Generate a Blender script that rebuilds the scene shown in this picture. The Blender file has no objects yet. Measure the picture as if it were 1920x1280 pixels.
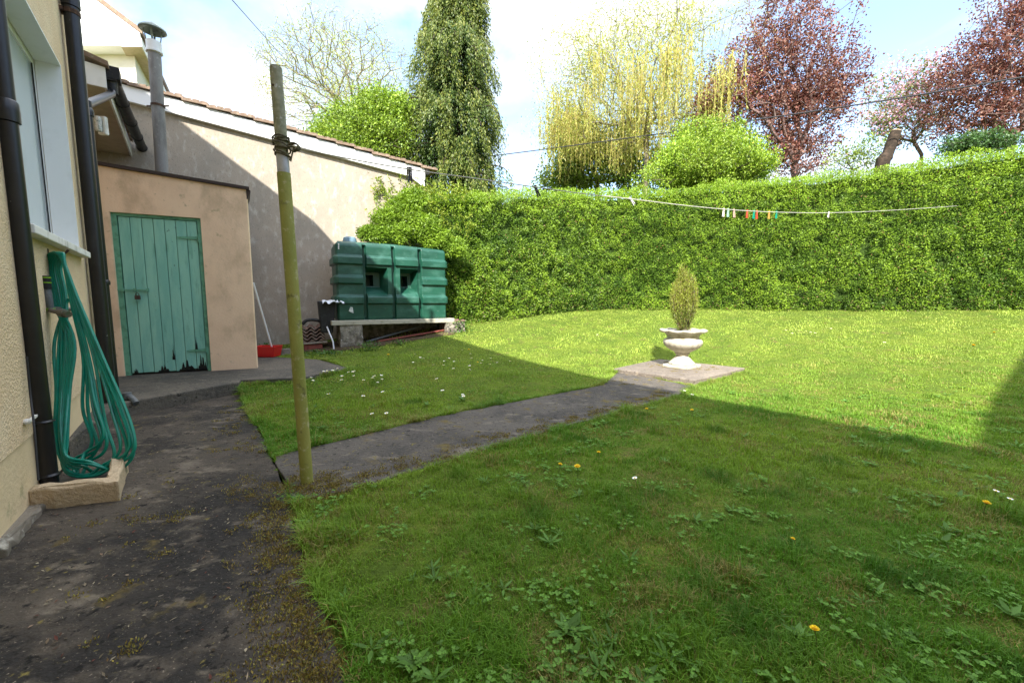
import bpy, math, random
import numpy as np
from mathutils import Vector
random.seed(4); RNG = np.random.default_rng(4)
SC = bpy.context.scene; COL = SC.collection
# ---------------------------------------------------------------- camera, light, exposure
F_PX = 760.0; TP = 75/760.0; PITCH = math.atan(TP); SP, CP = math.sin(PITCH), math.cos(PITCH); CH = 1.05
cam = bpy.data.cameras.new('camera'); camo = bpy.data.objects.new('camera', cam); COL.objects.link(camo)
cam.sensor_width = 36; cam.lens = 36*F_PX/1920; cam.clip_start = .05; cam.clip_end = 3000
camo.location = (0, 0, CH); camo.rotation_euler = (math.pi/2-PITCH, 0, 0); SC.camera = camo
SUN_AZ = math.radians(8); SUN_EL = math.atan(.85)
SC.view_settings.view_transform = 'Standard'; SC.view_settings.look = 'None'
SC.view_settings.exposure = 1.84; SC.view_settings.gamma = 1
sun = bpy.data.lights.new('sun', 'SUN'); sun.energy = 3.6; sun.angle = math.radians(.55); sun.color = (1, .955, .88)
so = bpy.data.objects.new('sun', sun); COL.objects.link(so)
sd = Vector((math.sin(SUN_AZ)*math.cos(SUN_EL), math.cos(SUN_AZ)*math.cos(SUN_EL), -math.sin(SUN_EL)))
so.rotation_euler = sd.to_track_quat('-Z', 'Y').to_euler(); so.location = (0, -20, 30)
W = bpy.data.worlds.new('World'); SC.world = W; W.use_nodes = True
nt = W.node_tree; nt.nodes.clear(); N = nt.nodes.new; LK = nt.links.new
sky = N('ShaderNodeTexSky'); sky.sky_type = 'NISHITA'; sky.sun_disc = False
sky.sun_elevation = SUN_EL; sky.sun_rotation = math.radians(180)+SUN_AZ
bg1 = N('ShaderNodeBackground'); bg1.inputs[1].default_value = .15; LK(sky.outputs[0], bg1.inputs[0])
tc = N('ShaderNodeTexCoord'); mp = N('ShaderNodeMapping'); mp.inputs['Scale'].default_value = (1, 1, 2.2); mp.inputs['Location'].default_value = (.35, .2, .1)
LK(tc.outputs['Generated'], mp.inputs[0])
ns = N('ShaderNodeTexNoise'); ns.inputs['Scale'].default_value = 2.1; ns.inputs['Detail'].default_value = 8; ns.inputs['Roughness'].default_value = .55; ns.inputs['Distortion'].default_value = .25
LK(mp.outputs[0], ns.inputs[0])
cr = N('ShaderNodeValToRGB'); cr.color_ramp.elements[0].position = .455; cr.color_ramp.elements[0].color = (.06,)*3+(1,); cr.color_ramp.elements[1].position = .64
cr.color_ramp.elements[1].color = (1, 1, 1, 1)
LK(ns.outputs[0], cr.inputs[0])
n2 = N('ShaderNodeTexNoise'); n2.inputs['Scale'].default_value = 3.3; n2.inputs['Detail'].default_value = 6; LK(mp.outputs[0], n2.inputs[0])
c2 = N('ShaderNodeValToRGB'); c2.color_ramp.elements[0].position = .35; c2.color_ramp.elements[0].color = (.62, .68, .76, 1)
c2.color_ramp.elements[1].position = .6; c2.color_ramp.elements[1].color = (1, .97, .92, 1); LK(n2.outputs[0], c2.inputs[0])
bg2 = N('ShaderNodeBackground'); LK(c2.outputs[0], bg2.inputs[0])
sx = N('ShaderNodeSeparateXYZ'); LK(tc.outputs['Generated'], sx.inputs[0])     # cloud strength raised overhead, out of view, to fill the shade; low sky kept dim
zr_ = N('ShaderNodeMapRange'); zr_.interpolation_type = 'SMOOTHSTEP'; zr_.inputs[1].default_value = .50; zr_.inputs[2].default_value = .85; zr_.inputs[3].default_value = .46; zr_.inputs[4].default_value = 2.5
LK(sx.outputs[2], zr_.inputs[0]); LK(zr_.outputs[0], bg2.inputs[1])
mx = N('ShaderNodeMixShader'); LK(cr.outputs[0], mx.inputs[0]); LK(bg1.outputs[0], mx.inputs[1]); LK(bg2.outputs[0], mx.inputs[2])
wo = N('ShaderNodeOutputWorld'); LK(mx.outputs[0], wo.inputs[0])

# ---------------------------------------------------------------- measuring helpers (photo pixel -> world point)
def ray(px, py):
    u = (px-960)/F_PX; v = (640-py)/F_PX
    return np.array([u, CP+v*SP, -SP+v*CP])
C0 = np.array([0, 0, CH])
def Dp(px, py, Y): r = ray(px, py); return C0+r*Y/r[1]
def G(px, py, z=0.): r = ray(px, py); return C0+r*(z-CH)/r[2]
ND = np.array([.7809, .6247, 0]); VD = np.array([-.6247, .7809, 0])       # out of the house wall / along it
WD = np.array([.877, .481, 0]); WD = WD/np.linalg.norm(WD); WB = np.array([-WD[1], WD[0], 0])  # along the neighbour's wall / behind it
UZ = np.array([0, 0, 1.])
def HW(v, n, z): return VD*v+ND*n+UZ*z
def onwall(px, py, n):                                                     # ray meets plane ND.p = n
    r = ray(px, py); return C0+r*(n-ND@C0)/(ND@r)
WC = np.array([-3.75, 8.45, 0])
def NW(t, b, z): return WC+WD*t+WB*b+UZ*z
def onnw(px, py, b=0.):
    r = ray(px, py); k = (WB@(WC)+b-WB@C0)/(WB@r); return C0+r*k
# ---------------------------------------------------------------- terrain
TPTS = [(-2.3,5.6,.12),(-3.4,4.9,.11),(-3.2,7.4,.16),(-1.4,8.4,.38),(-.9,9.2,.52),(0,9.8,.62),(2.5,11,.82),(4.7,10.5,.84),(8.1,9.6,.83),(10.7,8.5,.85),(14,7.5,.8),
 (2.6,6.6,.0),(3.7,6.2,.03),(1.5,6.2,.02),(-1.1,2.3,0),(0,1,0),(2,1,0),(4,1,0),(1.2,5,0),(3.5,3,0),(-2.8,3.4,0),(0,4,0),(7,4,.1),(1,7.3,.14),(8,6.5,.36),(5.5,6.6,.24),(-2,3,0),(-.5,6.6,.1),
 (-5,7,.13),(-2,1,0),(0,-2,0),(4,-2,0),(8,1,.02),(5,4,.02),(11,5,.3),(4,8.5,.48),(1.5,9,.47),(-3.0,4.4,.03),(-1.5,4.2,.02)]
tp = np.array(TPTS); 
def _k(r2): return np.where(r2 > 1e-9, r2*np.log(np.maximum(r2, 1e-12))*.5, 0)
_d = ((tp[:, None, :2]-tp[None, :, :2])**2).sum(-1); _n = len(tp)
_A = np.zeros((_n+3, _n+3)); _A[:_n, :_n] = _k(_d)+np.eye(_n)*.35; _A[:_n, _n] = 1; _A[:_n, _n+1:] = tp[:, :2]; _A[_n, :_n] = 1; _A[_n+1:, :_n] = tp[:, :2].T
_w = np.linalg.solve(_A, np.concatenate([tp[:, 2], [0, 0, 0]]))
def TZ(x, y):
    x = np.asarray(x, float); y = np.asarray(y, float); sh = x.shape; xx = x.ravel(); yy = y.ravel()
    r2 = (xx[:, None]-tp[None, :, 0])**2+(yy[:, None]-tp[None, :, 1])**2
    z = _k(r2)@_w[:_n]+_w[_n]+_w[_n+1]*xx+_w[_n+2]*yy
    z = np.clip(z, -.005, .88)
    near = np.clip((yy-2.5)/2.0, 0, 1); z = z*np.where((xx > -2) & (xx < 5), near, np.clip((yy-1)/2.5, 0, 1))
    return z.reshape(sh)
def GT(px, py):
    z = 0.
    for _ in range(25):
        q = G(px, py, min(z, .95)); z = .6*z+.4*float(TZ(q[0], min(q[1], 12)))
    q[2] = float(TZ(q[0], q[1])); return q
# ---------------------------------------------------------------- mesh helpers
def tag(o, label=None, cat=None, group=None, kind=None):
    if label: o['label'] = label
    if cat: o['category'] = cat
    if group: o['group'] = group
    if kind: o['kind'] = kind
    return o
def empty(name, loc, label=None, cat=None, group=None):
    o = bpy.data.objects.new(name, None); o.location = Vector([float(a) for a in loc]); o.empty_display_size = .1; COL.objects.link(o)
    return tag(o, label, cat, group)
def wloc(o):
    v = Vector(o.location)
    while o.parent: o = o.parent; v += Vector(o.location)
    return np.array(v)
class MB:
    def __init__(s): s.v = []; s.f = []
    def add(s, vs, fs):
        b = len(s.v); s.v += [tuple(float(c) for c in p) for p in vs]; s.f += [tuple(b+i for i in f) for f in fs]; return s
    def quad(s, a, b, c, d): return s.add([a, b, c, d], [(0, 1, 2, 3)])
    def box(s, o, ax, ay, az):                                             # corner + three edge vectors
        o, ax, ay, az = [np.asarray(q, float) for q in (o, ax, ay, az)]
        vs = [o, o+ax, o+ax+ay, o+ay, o+az, o+ax+az, o+ax+ay+az, o+ay+az]
        fs = [(0, 3, 2, 1), (4, 5, 6, 7), (0, 1, 5, 4), (1, 2, 6, 5), (2, 3, 7, 6), (3, 0, 4, 7)]
        if np.dot(np.cross(ax, ay), az) < 0: fs = [f[::-1] for f in fs]
        return s.add(vs, fs)
    def prism(s, poly, z0, z1):                                            # xy outline, extruded
        n = len(poly); vs = [(p[0], p[1], z0 if not callable(z0) else z0(p)) for p in poly]+[(p[0], p[1], z1 if not callable(z1) else z1(p)) for p in poly]
        a = sum(poly[i][0]*poly[(i+1) % n][1]-poly[(i+1) % n][0]*poly[i][1] for i in range(n))
        fs = [tuple(range(n))[::-1], tuple(range(n, 2*n))]+[(i, (i+1) % n, n+(i+1) % n, n+i) for i in range(n)]
        if a < 0: fs = [f[::-1] for f in fs]
        return s.add(vs, fs)
    def extr(s, pts, vec):                                                 # planar 3D polygon extruded along vec
        n = len(pts); pts = [np.asarray(p, float) for p in pts]; vec = np.asarray(vec, float)
        fs = [tuple(range(n))[::-1], tuple(range(n, 2*n))]+[(i, (i+1) % n, n+(i+1) % n, n+i) for i in range(n)]
        nr = sum((np.cross(pts[i], pts[(i+1) % n]) for i in range(n)), np.zeros(3))
        if nr@vec < 0: fs = [f[::-1] for f in fs]
        return s.add(pts+[p+vec for p in pts], fs)
    def tube(s, pts, r, k=10, cap=True):
        pts = [np.asarray(p, float) for p in pts]; n = len(pts); rs = r if hasattr(r, '__len__') else [r]*n
        t = [pts[min(i+1, n-1)]-pts[max(i-1, 0)] for i in range(n)]; t = [a/(np.linalg.norm(a)+1e-12) for a in t]
        u = np.cross(t[0], (0, 0, 1) if abs(t[0][2]) < .9 else (1, 0, 0)); vs = []
        for i in range(n):
            u = u-t[i]*(u@t[i]); u = u/(np.linalg.norm(u)+1e-12); w = np.cross(t[i], u)
            vs += [pts[i]+rs[i]*(u*math.cos(2*math.pi*j/k)+w*math.sin(2*math.pi*j/k)) for j in range(k)]
        fs = [(i*k+j, i*k+(j+1) % k, (i+1)*k+(j+1) % k, (i+1)*k+j) for i in range(n-1) for j in range(k)]
        if cap: fs += [tuple(range(k))[::-1], tuple((n-1)*k+j for j in range(k))]
        return s.add(vs, fs)
    def lathe(s, c, prof, k=32, fn=None):                                  # prof: (r, z) bottom to top
        vs = []
        for r, z in prof:
            for j in range(k):
                a = 2*math.pi*j/k; rr, zz = (r, z) if fn is None else fn(r, z, a)
                vs.append((c[0]+rr*math.cos(a), c[1]+rr*math.sin(a), c[2]+zz))
        n = len(prof)
        fs = [(i*k+j, i*k+(j+1) % k, (i+1)*k+(j+1) % k, (i+1)*k+j) for i in range(n-1) for j in range(k)]
        fs += [tuple(range(k))[::-1], tuple((n-1)*k+j for j in range(k))]
        return s.add(vs, fs)
    def build(s, name, mat, parent=None, loc=None, smooth=False, bevel=0, angle=40):
        v = np.array(s.v); 
        if parent is not None: off = wloc(parent); own = np.zeros(3)
        else:
            own = np.array(loc, float) if loc is not None else np.array([v[:, 0].mean(), v[:, 1].mean(), v[:, 2].min()]); off = own
        me = bpy.data.meshes.new(name); me.from_pydata([tuple(p) for p in (v-off)], [], s.f); me.update()
        o = bpy.data.objects.new(name, me); COL.objects.link(o); me.materials.append(mat)
        if parent is not None: o.parent = parent
        else: o.location = Vector([float(a) for a in own])
        if smooth:
            me.polygons.foreach_set('use_smooth', [True]*len(me.polygons))
            if hasattr(me, 'set_sharp_from_angle'): me.set_sharp_from_angle(angle=math.radians(angle))
        if bevel:
            m = o.modifiers.new('bevel', 'BEVEL'); m.width = bevel; m.segments = 2; m.limit_method = 'ANGLE'
        return o
def fast_mesh(name, V, Fc, cols, mat, parent=None, loc=None, k=4):
    """V (n,3), Fc (m,k) indices, cols (m,3) face colours"""
    off = wloc(parent) if parent is not None else (np.array(loc, float) if loc is not None else np.array([V[:, 0].mean(), V[:, 1].mean(), V[:, 2].min()]))
    me = bpy.data.meshes.new(name); m = len(Fc); V = np.ascontiguousarray((V-off).astype(np.float32)); Fc = np.ascontiguousarray(Fc.astype(np.int32))
    me.vertices.add(len(V)); me.vertices.foreach_set('co', V.ravel()); me.loops.add(m*k); me.loops.foreach_set('vertex_index', Fc.ravel())
    me.polygons.add(m); me.polygons.foreach_set('loop_start', np.arange(0, m*k, k, dtype=np.int32)); me.update(calc_edges=True)
    if cols is not None:
        a = me.attributes.new('Col', 'FLOAT_COLOR', 'FACE'); c = np.ones((m, 4), np.float32); c[:, :3] = cols; a.data.foreach_set('color', c.ravel())
    o = bpy.data.objects.new(name, me); COL.objects.link(o); me.materials.append(mat)
    if parent is not None: o.parent = parent
    else: o.location = Vector([float(a) for a in off])
    return o
def unit(a): return a/(np.linalg.norm(a, axis=-1, keepdims=True)+1e-9)
def leaf_arrays(pos, axis, nrm, L, Wd, fold=.18):
    """rhombic leaf folded on its midrib: two triangles each"""
    axis = unit(axis); side = unit(np.cross(axis, nrm)); up = np.cross(side, axis); n = len(pos)
    L = np.broadcast_to(np.asarray(L, float), (n,))[:, None]; Wd = np.broadcast_to(np.asarray(Wd, float), (n,))[:, None]
    mid = pos+axis*L*.45
    V = np.stack([pos, mid-side*Wd*.5+up*Wd*fold, pos+axis*L, mid+side*Wd*.5+up*Wd*fold], 1).reshape(-1, 3)
    b = np.arange(n)[:, None]*4
    Fc = np.concatenate([b+np.array([[0, 2, 1]]), b+np.array([[0, 3, 2]])], 1).reshape(-1, 3)
    return V, Fc
def leaves(name, pos, axis, nrm, L, Wd, cols, mat, parent=None, fold=.18, **kw):
    V, Fc = leaf_arrays(pos, axis, nrm, L, Wd, fold)
    return fast_mesh(name, V, Fc, np.repeat(cols, 2, 0), mat, parent, k=3, **kw)
def randv(n): return unit(RNG.normal(size=(n, 3)))
def palette(n, cols, jit=.12):
    cols = np.array(cols); a = cols[RNG.integers(0, len(cols), n)]; b = cols[RNG.integers(0, len(cols), n)]; t = RNG.random((n, 1))
    return np.clip((a*t+b*(1-t))*(1+RNG.normal(0, jit, (n, 1))), .003, 1)
_P = RNG.random((64, 64, 64)).astype(np.float32)
def noise3(p, s):                                                           # cheap value noise
    q = np.asarray(p)*s; i = np.floor(q).astype(int); f = q-i; f = f*f*(3-2*f); r = 0
    for a in (0, 1):
        for b in (0, 1):
            for c in (0, 1):
                w = (f[..., 0] if a else 1-f[..., 0])*(f[..., 1] if b else 1-f[..., 1])*(f[..., 2] if c else 1-f[..., 2])
                r = r+w*_P[(i[..., 0]+a) % 64, (i[..., 1]+b) % 64, (i[..., 2]+c) % 64]
    return r
def inpoly(x, y, poly):
    x = np.asarray(x); y = np.asarray(y); r = np.zeros(x.shape, bool); n = len(poly)
    for i in range(n):
        x0, y0 = poly[i][:2]; x1, y1 = poly[(i+1) % n][:2]
        c = ((y0 > y) != (y1 > y)); r ^= c & (x < (x1-x0)*(y-y0)/(y1-y0+1e-12)+x0)
    return r
def spline(pts, sub=8):
    P = [np.asarray(p, float) for p in pts]; P = [2*P[0]-P[1]]+P+[2*P[-1]-P[-2]]; o = []
    for i in range(1, len(P)-2):
        for k in range(sub):
            t = k/sub; o.append(.5*((2*P[i])+(-P[i-1]+P[i+1])*t+(2*P[i-1]-5*P[i]+4*P[i+1]-P[i+2])*t*t+(-P[i-1]+3*P[i]-3*P[i+1]+P[i+2])*t**3))
    o.append(P[-2]); return o
# ---------------------------------------------------------------- materials
def mat(name, layers, rough=.8, bump=0, bscale=60, spec=.3, rvar=0, metal=0, bdetail=5, bdist=.01):
    """layers: first = base colour, then (colour, noise scale, lo, hi[, stretch xyz])"""
    m = bpy.data.materials.new(name); m.use_nodes = True; t = m.node_tree; b = t.nodes['Principled BSDF']; L = t.links.new
    co = t.nodes.new('ShaderNodeTexCoord'); prev = None; base = layers[0]
    for ly in layers[1:]:
        c, s, lo, hi = ly[:4]; n = t.nodes.new('ShaderNodeTexNoise'); n.inputs['Scale'].default_value = s; n.inputs['Detail'].default_value = 8; n.inputs['Roughness'].default_value = .62
        mpn = t.nodes.new('ShaderNodeMapping'); mpn.inputs['Location'].default_value = (s*1.7, s*.31, s*.77)
        if len(ly) > 4: mpn.inputs['Scale'].default_value = ly[4]
        L(co.outputs['Object'], mpn.inputs[0]); L(mpn.outputs[0], n.inputs[0])
        r = t.nodes.new('ShaderNodeMapRange'); r.interpolation_type = 'SMOOTHSTEP'; r.inputs[1].default_value = lo; r.inputs[2].default_value = hi; L(n.outputs[0], r.inputs[0])
        x = t.nodes.new('ShaderNodeMix'); x.data_type = 'RGBA'; L(r.outputs[0], x.inputs[0])
        if prev is None: x.inputs[6].default_value = tuple(base)+(1,)
        else: L(prev, x.inputs[6])
        x.inputs[7].default_value = tuple(c)+(1,); prev = x.outputs[2]
    if prev is not None: L(prev, b.inputs['Base Color'])
    else: b.inputs['Base Color'].default_value = tuple(base)+(1,)
    b.inputs['Roughness'].default_value = rough; b.inputs['Specular IOR Level'].default_value = spec; b.inputs['Metallic'].default_value = metal
    if bump:
        n = t.nodes.new('ShaderNodeTexNoise'); n.inputs['Scale'].default_value = bscale; n.inputs['Detail'].default_value = bdetail; n.inputs['Roughness'].default_value = .6; L(co.outputs['Object'], n.inputs[0])
        bp = t.nodes.new('ShaderNodeBump'); bp.inputs['Strength'].default_value = bump; bp.inputs['Distance'].default_value = bdist; L(n.outputs[0], bp.inputs['Height']); L(bp.outputs[0], b.inputs['Normal'])
    return m
def leafmat(name, trans=.3, rough=.5, spec=.35, tint=(1.2, 1.25, .6)):
    m = bpy.data.materials.new(name); m.use_nodes = True; t = m.node_tree; b = t.nodes['Principled BSDF']; L = t.links.new
    a = t.nodes.new('ShaderNodeAttribute'); a.attribute_name = 'Col'; L(a.outputs['Color'], b.inputs['Base Color']); b.inputs['Roughness'].default_value = rough; b.inputs['Specular IOR Level'].default_value = spec
    tr = t.nodes.new('ShaderNodeBsdfTranslucent'); v = t.nodes.new('ShaderNodeVectorMath'); v.operation = 'MULTIPLY'; v.inputs[1].default_value = tint; L(a.outputs['Color'], v.inputs[0]); L(v.outputs[0], tr.inputs[0])
    x = t.nodes.new('ShaderNodeMixShader'); x.inputs[0].default_value = trans; L(b.outputs[0], x.inputs[1]); L(tr.outputs[0], x.inputs[2]); L(x.outputs[0], t.nodes['Material Output'].inputs[0])
    return m
M = {}
M['roughcast'] = mat('roughcast', [(.76, .58, .37), ((.80, .64, .43), 3, .4, .65), ((.50, .41, .27), 90, .5, .7), ((.42, .35, .24), 5, .62, .8, (1, 1, .25))], .92, 1.0, 75, .15, bdist=.012)
M['plinth'] = mat('plinth_render', [(.68, .54, .34), ((.60, .48, .30), 5, .4, .7), ((.30, .28, .16), 7, .58, .75)], .9, .35, 50, .15)
M['shed_wall'] = mat('shed_wall', [(.82, .60, .41), ((.78, .56, .38), 4, .4, .65), ((.56, .40, .26), 2.2, .50, .72, (1, 1, .6)), ((.50, .38, .24), 9, .60, .72), ((.40, .31, .20), 28, .66, .72)], .9, .3, 45, .15)
M['grey_render'] = mat('grey_render', [(.38, .32, .25), ((.32, .28, .225), 1.6, .38, .66), ((.46, .41, .34), 11, .5, .7, (1, 1, .5)), ((.22, .195, .16), 45, .55, .72, (1, 1, .6)), ((.2, .18, .15), 2.5, .62, .8, (1, 1, .3))], .95, .5, 60, .1)
M['white_paint'] = mat('white_paint', [(.78, .78, .76), ((.70, .70, .67), 6, .5, .75)], .45, .05, 30, .4)
M['upvc'] = mat('upvc', [(.80, .81, .80)], .3, 0, 1, .4)
M['grimy_white'] = mat('grimy_white', [(.74, .73, .68), ((.42, .42, .36), 8, .5, .72, (1, 1, .4))], .6, .1, 40)
M['cream_wall'] = mat('cream_wall', [(.72, .68, .58), ((.66, .62, .53), 3, .4, .7)], .9, .3, 60)
M['glass'] = mat('window_glass', [(.52, .58, .60)], .12, 0, 1, .9)  # sky reflection put into the pane's pale base colour
M['glass2'] = mat('far_glass', [(.05, .06, .07)], .1, 0, 1, .8)
M['black_pipe'] = mat('black_pipe', [(.006, .006, .008), ((.012, .012, .014), 9, .45, .7), ((.30, .3, .28), 30, .70, .72)], .36, .12, 25, .5, bdist=.004)
M['gutter'] = mat('gutter_black', [(.014, .014, .015), ((.07, .055, .04), 14, .5, .72)], .5, .2, 40)
M['rust'] = mat('rusty_iron', [(.06, .035, .025), ((.12, .06, .035), 40, .45, .65)], .85, .4, 90)
M['soffit'] = mat('soffit_boards', [(.52, .43, .30), ((.44, .36, .25), 9, .4, .7)], .8, .1, 40)
M['roof_tile'] = mat('roof_tile', [(.20, .14, .10), ((.30, .22, .16), 12, .45, .7), ((.26, .25, .17), 20, .56, .7), ((.07, .055, .045), 30, .58, .72)], .95, .6, 50)
M['flue'] = mat('weathered_flue', [(.25, .24, .225), ((.16, .15, .14), 7, .45, .7, (1, 1, .3)), ((.36, .35, .33), 22, .58, .72)], .85, .4, 50)
M['metal_green'] = mat('verdigris_metal', [(.20, .24, .20), ((.10, .12, .10), 12, .45, .7), ((.40, .44, .38), 18, .6, .72)], .45, .2, 40, .5, metal=.5)
M['dark_board'] = mat('dark_board', [(.05, .035, .03)], .8, .2, 30)
M['door'] = mat('door_paint', [(.27, .56, .44), ((.20, .48, .39), 3, .4, .62, (3, 3, .5)), ((.24, .52, .42), 9, .52, .72, (2, 2, .25)), ((.10, .28, .20), 5, .56, .74, (3, 3, .4)), ((.05, .10, .06), 16, .66, .73, (1.5, 1.5, .6))], .55, .25, 35, .35)
M['door_rot'] = mat('rotten_wood', [(.012, .012, .010), ((.04, .05, .03), 20, .5, .7)], .95, .6, 60)
M['door_trim'] = mat('door_trim', [(.14, .36, .24), ((.09, .25, .16), 14, .45, .65), ((.30, .32, .18), 30, .62, .74)], .6, .3, 50)
M['lock'] = mat('padlock_metal', [(.10, .075, .06), ((.05, .04, .035), 30, .4, .6)], .5, .2, 60, metal=.6)
M['pole'] = mat('pole_paint', [(.235, .245, .055), ((.30, .29, .075), 6, .4, .65, (1, 1, .4)), ((.40, .37, .20), 26, .55, .7), ((.12, .11, .04), 16, .58, .72)], .65, .35, 70, .3)
M['pole_top'] = mat('pole_weathered', [(.20, .20, .12), ((.30, .29, .20), 16, .45, .65), ((.45, .45, .42), 22, .6, .7), ((.12, .11, .07), 9, .6, .72)], .7, .3, 60)
M['pole_bare'] = mat('pole_bare_metal', [(.42, .42, .44), ((.30, .30, .30), 20, .5, .7)], .4, .1, 60, metal=.4)
M['rope'] = mat('old_rope', [(.17, .15, .10), ((.08, .07, .045), 60, .4, .6)], .95, .6, 200)
M['line'] = mat('line_cord', [(.50, .48, .42)], .8)
M['wire'] = mat('wire_black', [(.03, .03, .035)], .6)
M['hose'] = mat('green_hose', [(.0, .22, .15), ((.0, .16, .115), 9, .45, .7)], .33, 0, 1, .5)
M['brass'] = mat('aged_brass', [(.16, .14, .12), ((.10, .12, .09), 25, .45, .65), ((.28, .24, .18), 40, .6, .7)], .45, .2, 60, .5, metal=.6)
M['black_plastic'] = mat('black_plastic', [(.015, .015, .016), ((.035, .035, .035), 14, .5, .7)], .5, .1, 30)
M['green_ring'] = mat('green_ring', [(.20, .42, .02)], .4)
M['kerb_pink'] = mat('painted_concrete', [(.50, .39, .26), ((.44, .35, .23), 14, .45, .65), ((.18, .16, .10), 8, .60, .74)], .95, .9, 45, .1, bdist=.015)
M['concrete_old'] = mat('old_concrete', [(.20, .175, .14), ((.11, .10, .08), 4, .42, .66), ((.36, .34, .29), 13, .55, .7), ((.12, .12, .06), 6, .6, .74)], .95, .7, 40, .1)
M['block'] = mat('rough_block', [(.28, .25, .20), ((.14, .125, .10), 9, .42, .62), ((.42, .39, .34), 16, .56, .7)], .95, 1, 30, .1, bdist=.03)
M['slab_cream'] = mat('slab_cream', [(.40, .37, .29), ((.25, .23, .17), 9, .5, .7, (1, 1, 2))], .9, .4, 40)
M['tank'] = mat('tank_plastic', [(.008, .056, .034), ((.012, .076, .047), 2, .4, .65), ((.05, .14, .105), 3.0, .46, .80, (1, 1, 1.8)), ((.22, .29, .26), 14, .62, .82, (1, 1, 1.6))], .42, .05, 60, .45)
M['cap'] = mat('tank_cap', [(.16, .25, .30)], .5)
M['label_white'] = mat('label_white', [(.6, .6, .58), ((.3, .35, .32), 40, .5, .6)], .6)
M['red'] = mat('red_plastic', [(.55, .015, .015)], .35, 0, 1, .5)
M['white_plastic'] = mat('white_plastic', [(.72, .73, .75)], .4)
M['grey_plastic'] = mat('grey_plastic', [(.10, .11, .115), ((.16, .17, .17), 20, .5, .7)], .45)
M['pantile'] = mat('brown_pantile', [(.17, .105, .08), ((.26, .17, .13), 12, .45, .65), ((.07, .05, .04), 25, .6, .7)], .9, .5, 60)
M['brick'] = mat('red_brick', [(.26, .075, .055), ((.16, .05, .04), 20, .45, .65)], .9, .5, 60)
M['wood_grey'] = mat('grey_wood', [(.30, .26, .20), ((.18, .15, .12), 8, .4, .7, (4, 4, 1))], .9, .4, 50)
M['urn'] = mat('urn_stone', [(.48, .44, .36), ((.40, .36, .29), 9, .45, .66), ((.27, .24, .17), 11, .52, .70, (1, 1, .7)), ((.10, .10, .06), 26, .60, .74)], .85, .6, 55, .2)
M['soil'] = mat('soil', [(.07, .05, .03), ((.12, .09, .055), 25, .45, .65)], .98, 1, 60, .05)
M['bark'] = mat('bark', [(.10, .085, .06), ((.16, .14, .11), 12, .45, .65, (1, 1, .3)), ((.06, .05, .035), 25, .55, .7)], .95, .8, 30, .1)
M['bark_pale'] = mat('bark_pale', [(.22, .19, .13), ((.15, .13, .09), 12, .45, .65)], .95, .5, 30, .1)
M['bark_dark'] = mat('bark_dark', [(.035, .027, .020), ((.07, .05, .035), 8, .45, .65)], .95, .8, 30, .1)
M['bark_purple'] = mat('bark_purple', [(.16, .11, .10), ((.24, .18, .16), 8, .45, .65)], .95, .5, 30, .1)
M['cut_wood'] = mat('cut_wood', [(.50, .38, .22), ((.36, .26, .15), 12, .4, .7)], .8, .3, 40)
M['leaf'] = leafmat('leaf_green', .3, .45, .35)
M['grassblade'] = leafmat('grass_blade', .32, .55, .2, (1.15, 1.2, .6))
M['purple_leaf'] = leafmat('leaf_purple', .22, .6, .1, (1.3, .7, .55))
M['petal_white'] = mat('petal_white', [(.8, .8, .78)], .7)
M['petal_yellow'] = mat('petal_yellow', [(.80, .56, .01)], .7)
M['petal_orange'] = mat('petal_orange', [(.72, .42, .02)], .7)
M['stem'] = mat('stem_green', [(.12, .16, .04)], .7)
M['moss'] = leafmat('moss_leaf', .1, .9, .1, (1, 1, 1))
M['hedge_core'] = mat('hedge_twigs', [(.030, .055, .012), ((.06, .10, .02), 9, .45, .65), ((.05, .04, .025), 22, .6, .7)], .95, 1, 12, .05, bdist=.1)
def patio_mat(name, dark, mid, pale, mosslo, seedoff):
    m = mat(name, [dark, (mid, 1.3, .42, .60), (mid, 7, .50, .70), (pale, 2.2, .58, .74), (tuple(c*.85 for c in pale), 5, .56, .70, (1, 2.2, 1)), (tuple(c*1.25 for c in pale), 90, .60, .68), (tuple(c*1.5 for c in pale), 34, .66, .72), (tuple(c*.45 for c in dark), 26, .57, .66),
        ((.12, .09, .03), 5.5, mosslo+.02, mosslo+.14), ((.16, .13, .04), 21, mosslo+.05, mosslo+.12)], .9, 1, 30, .2, bdist=.016)
    return m
M['patio'] = patio_mat('patio_concrete', (.025, .023, .021), (.072, .060, .047), (.17, .142, .108), .585, 0)
M['path'] = patio_mat('path_concrete', (.058, .052, .047), (.098, .086, .073), (.20, .17, .135), .555, 3)
M['step'] = patio_mat('step_concrete', (.075, .07, .06), (.12, .105, .085), (.19, .165, .13), .62, 5)
M['urn_slab'] = patio_mat('urn_slab_concrete', (.16, .135, .11), (.22, .185, .15), (.30, .25, .19), .58, 7)
M['lawn'] = mat('lawn_soil', [(.075, .115, .018), ((.11, .15, .022), 2.2, .4, .62), ((.12, .11, .035), 6, .54, .70), ((.05, .075, .014), 14, .5, .7)], .98, .8, 60, .03, bdist=.02)
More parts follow.
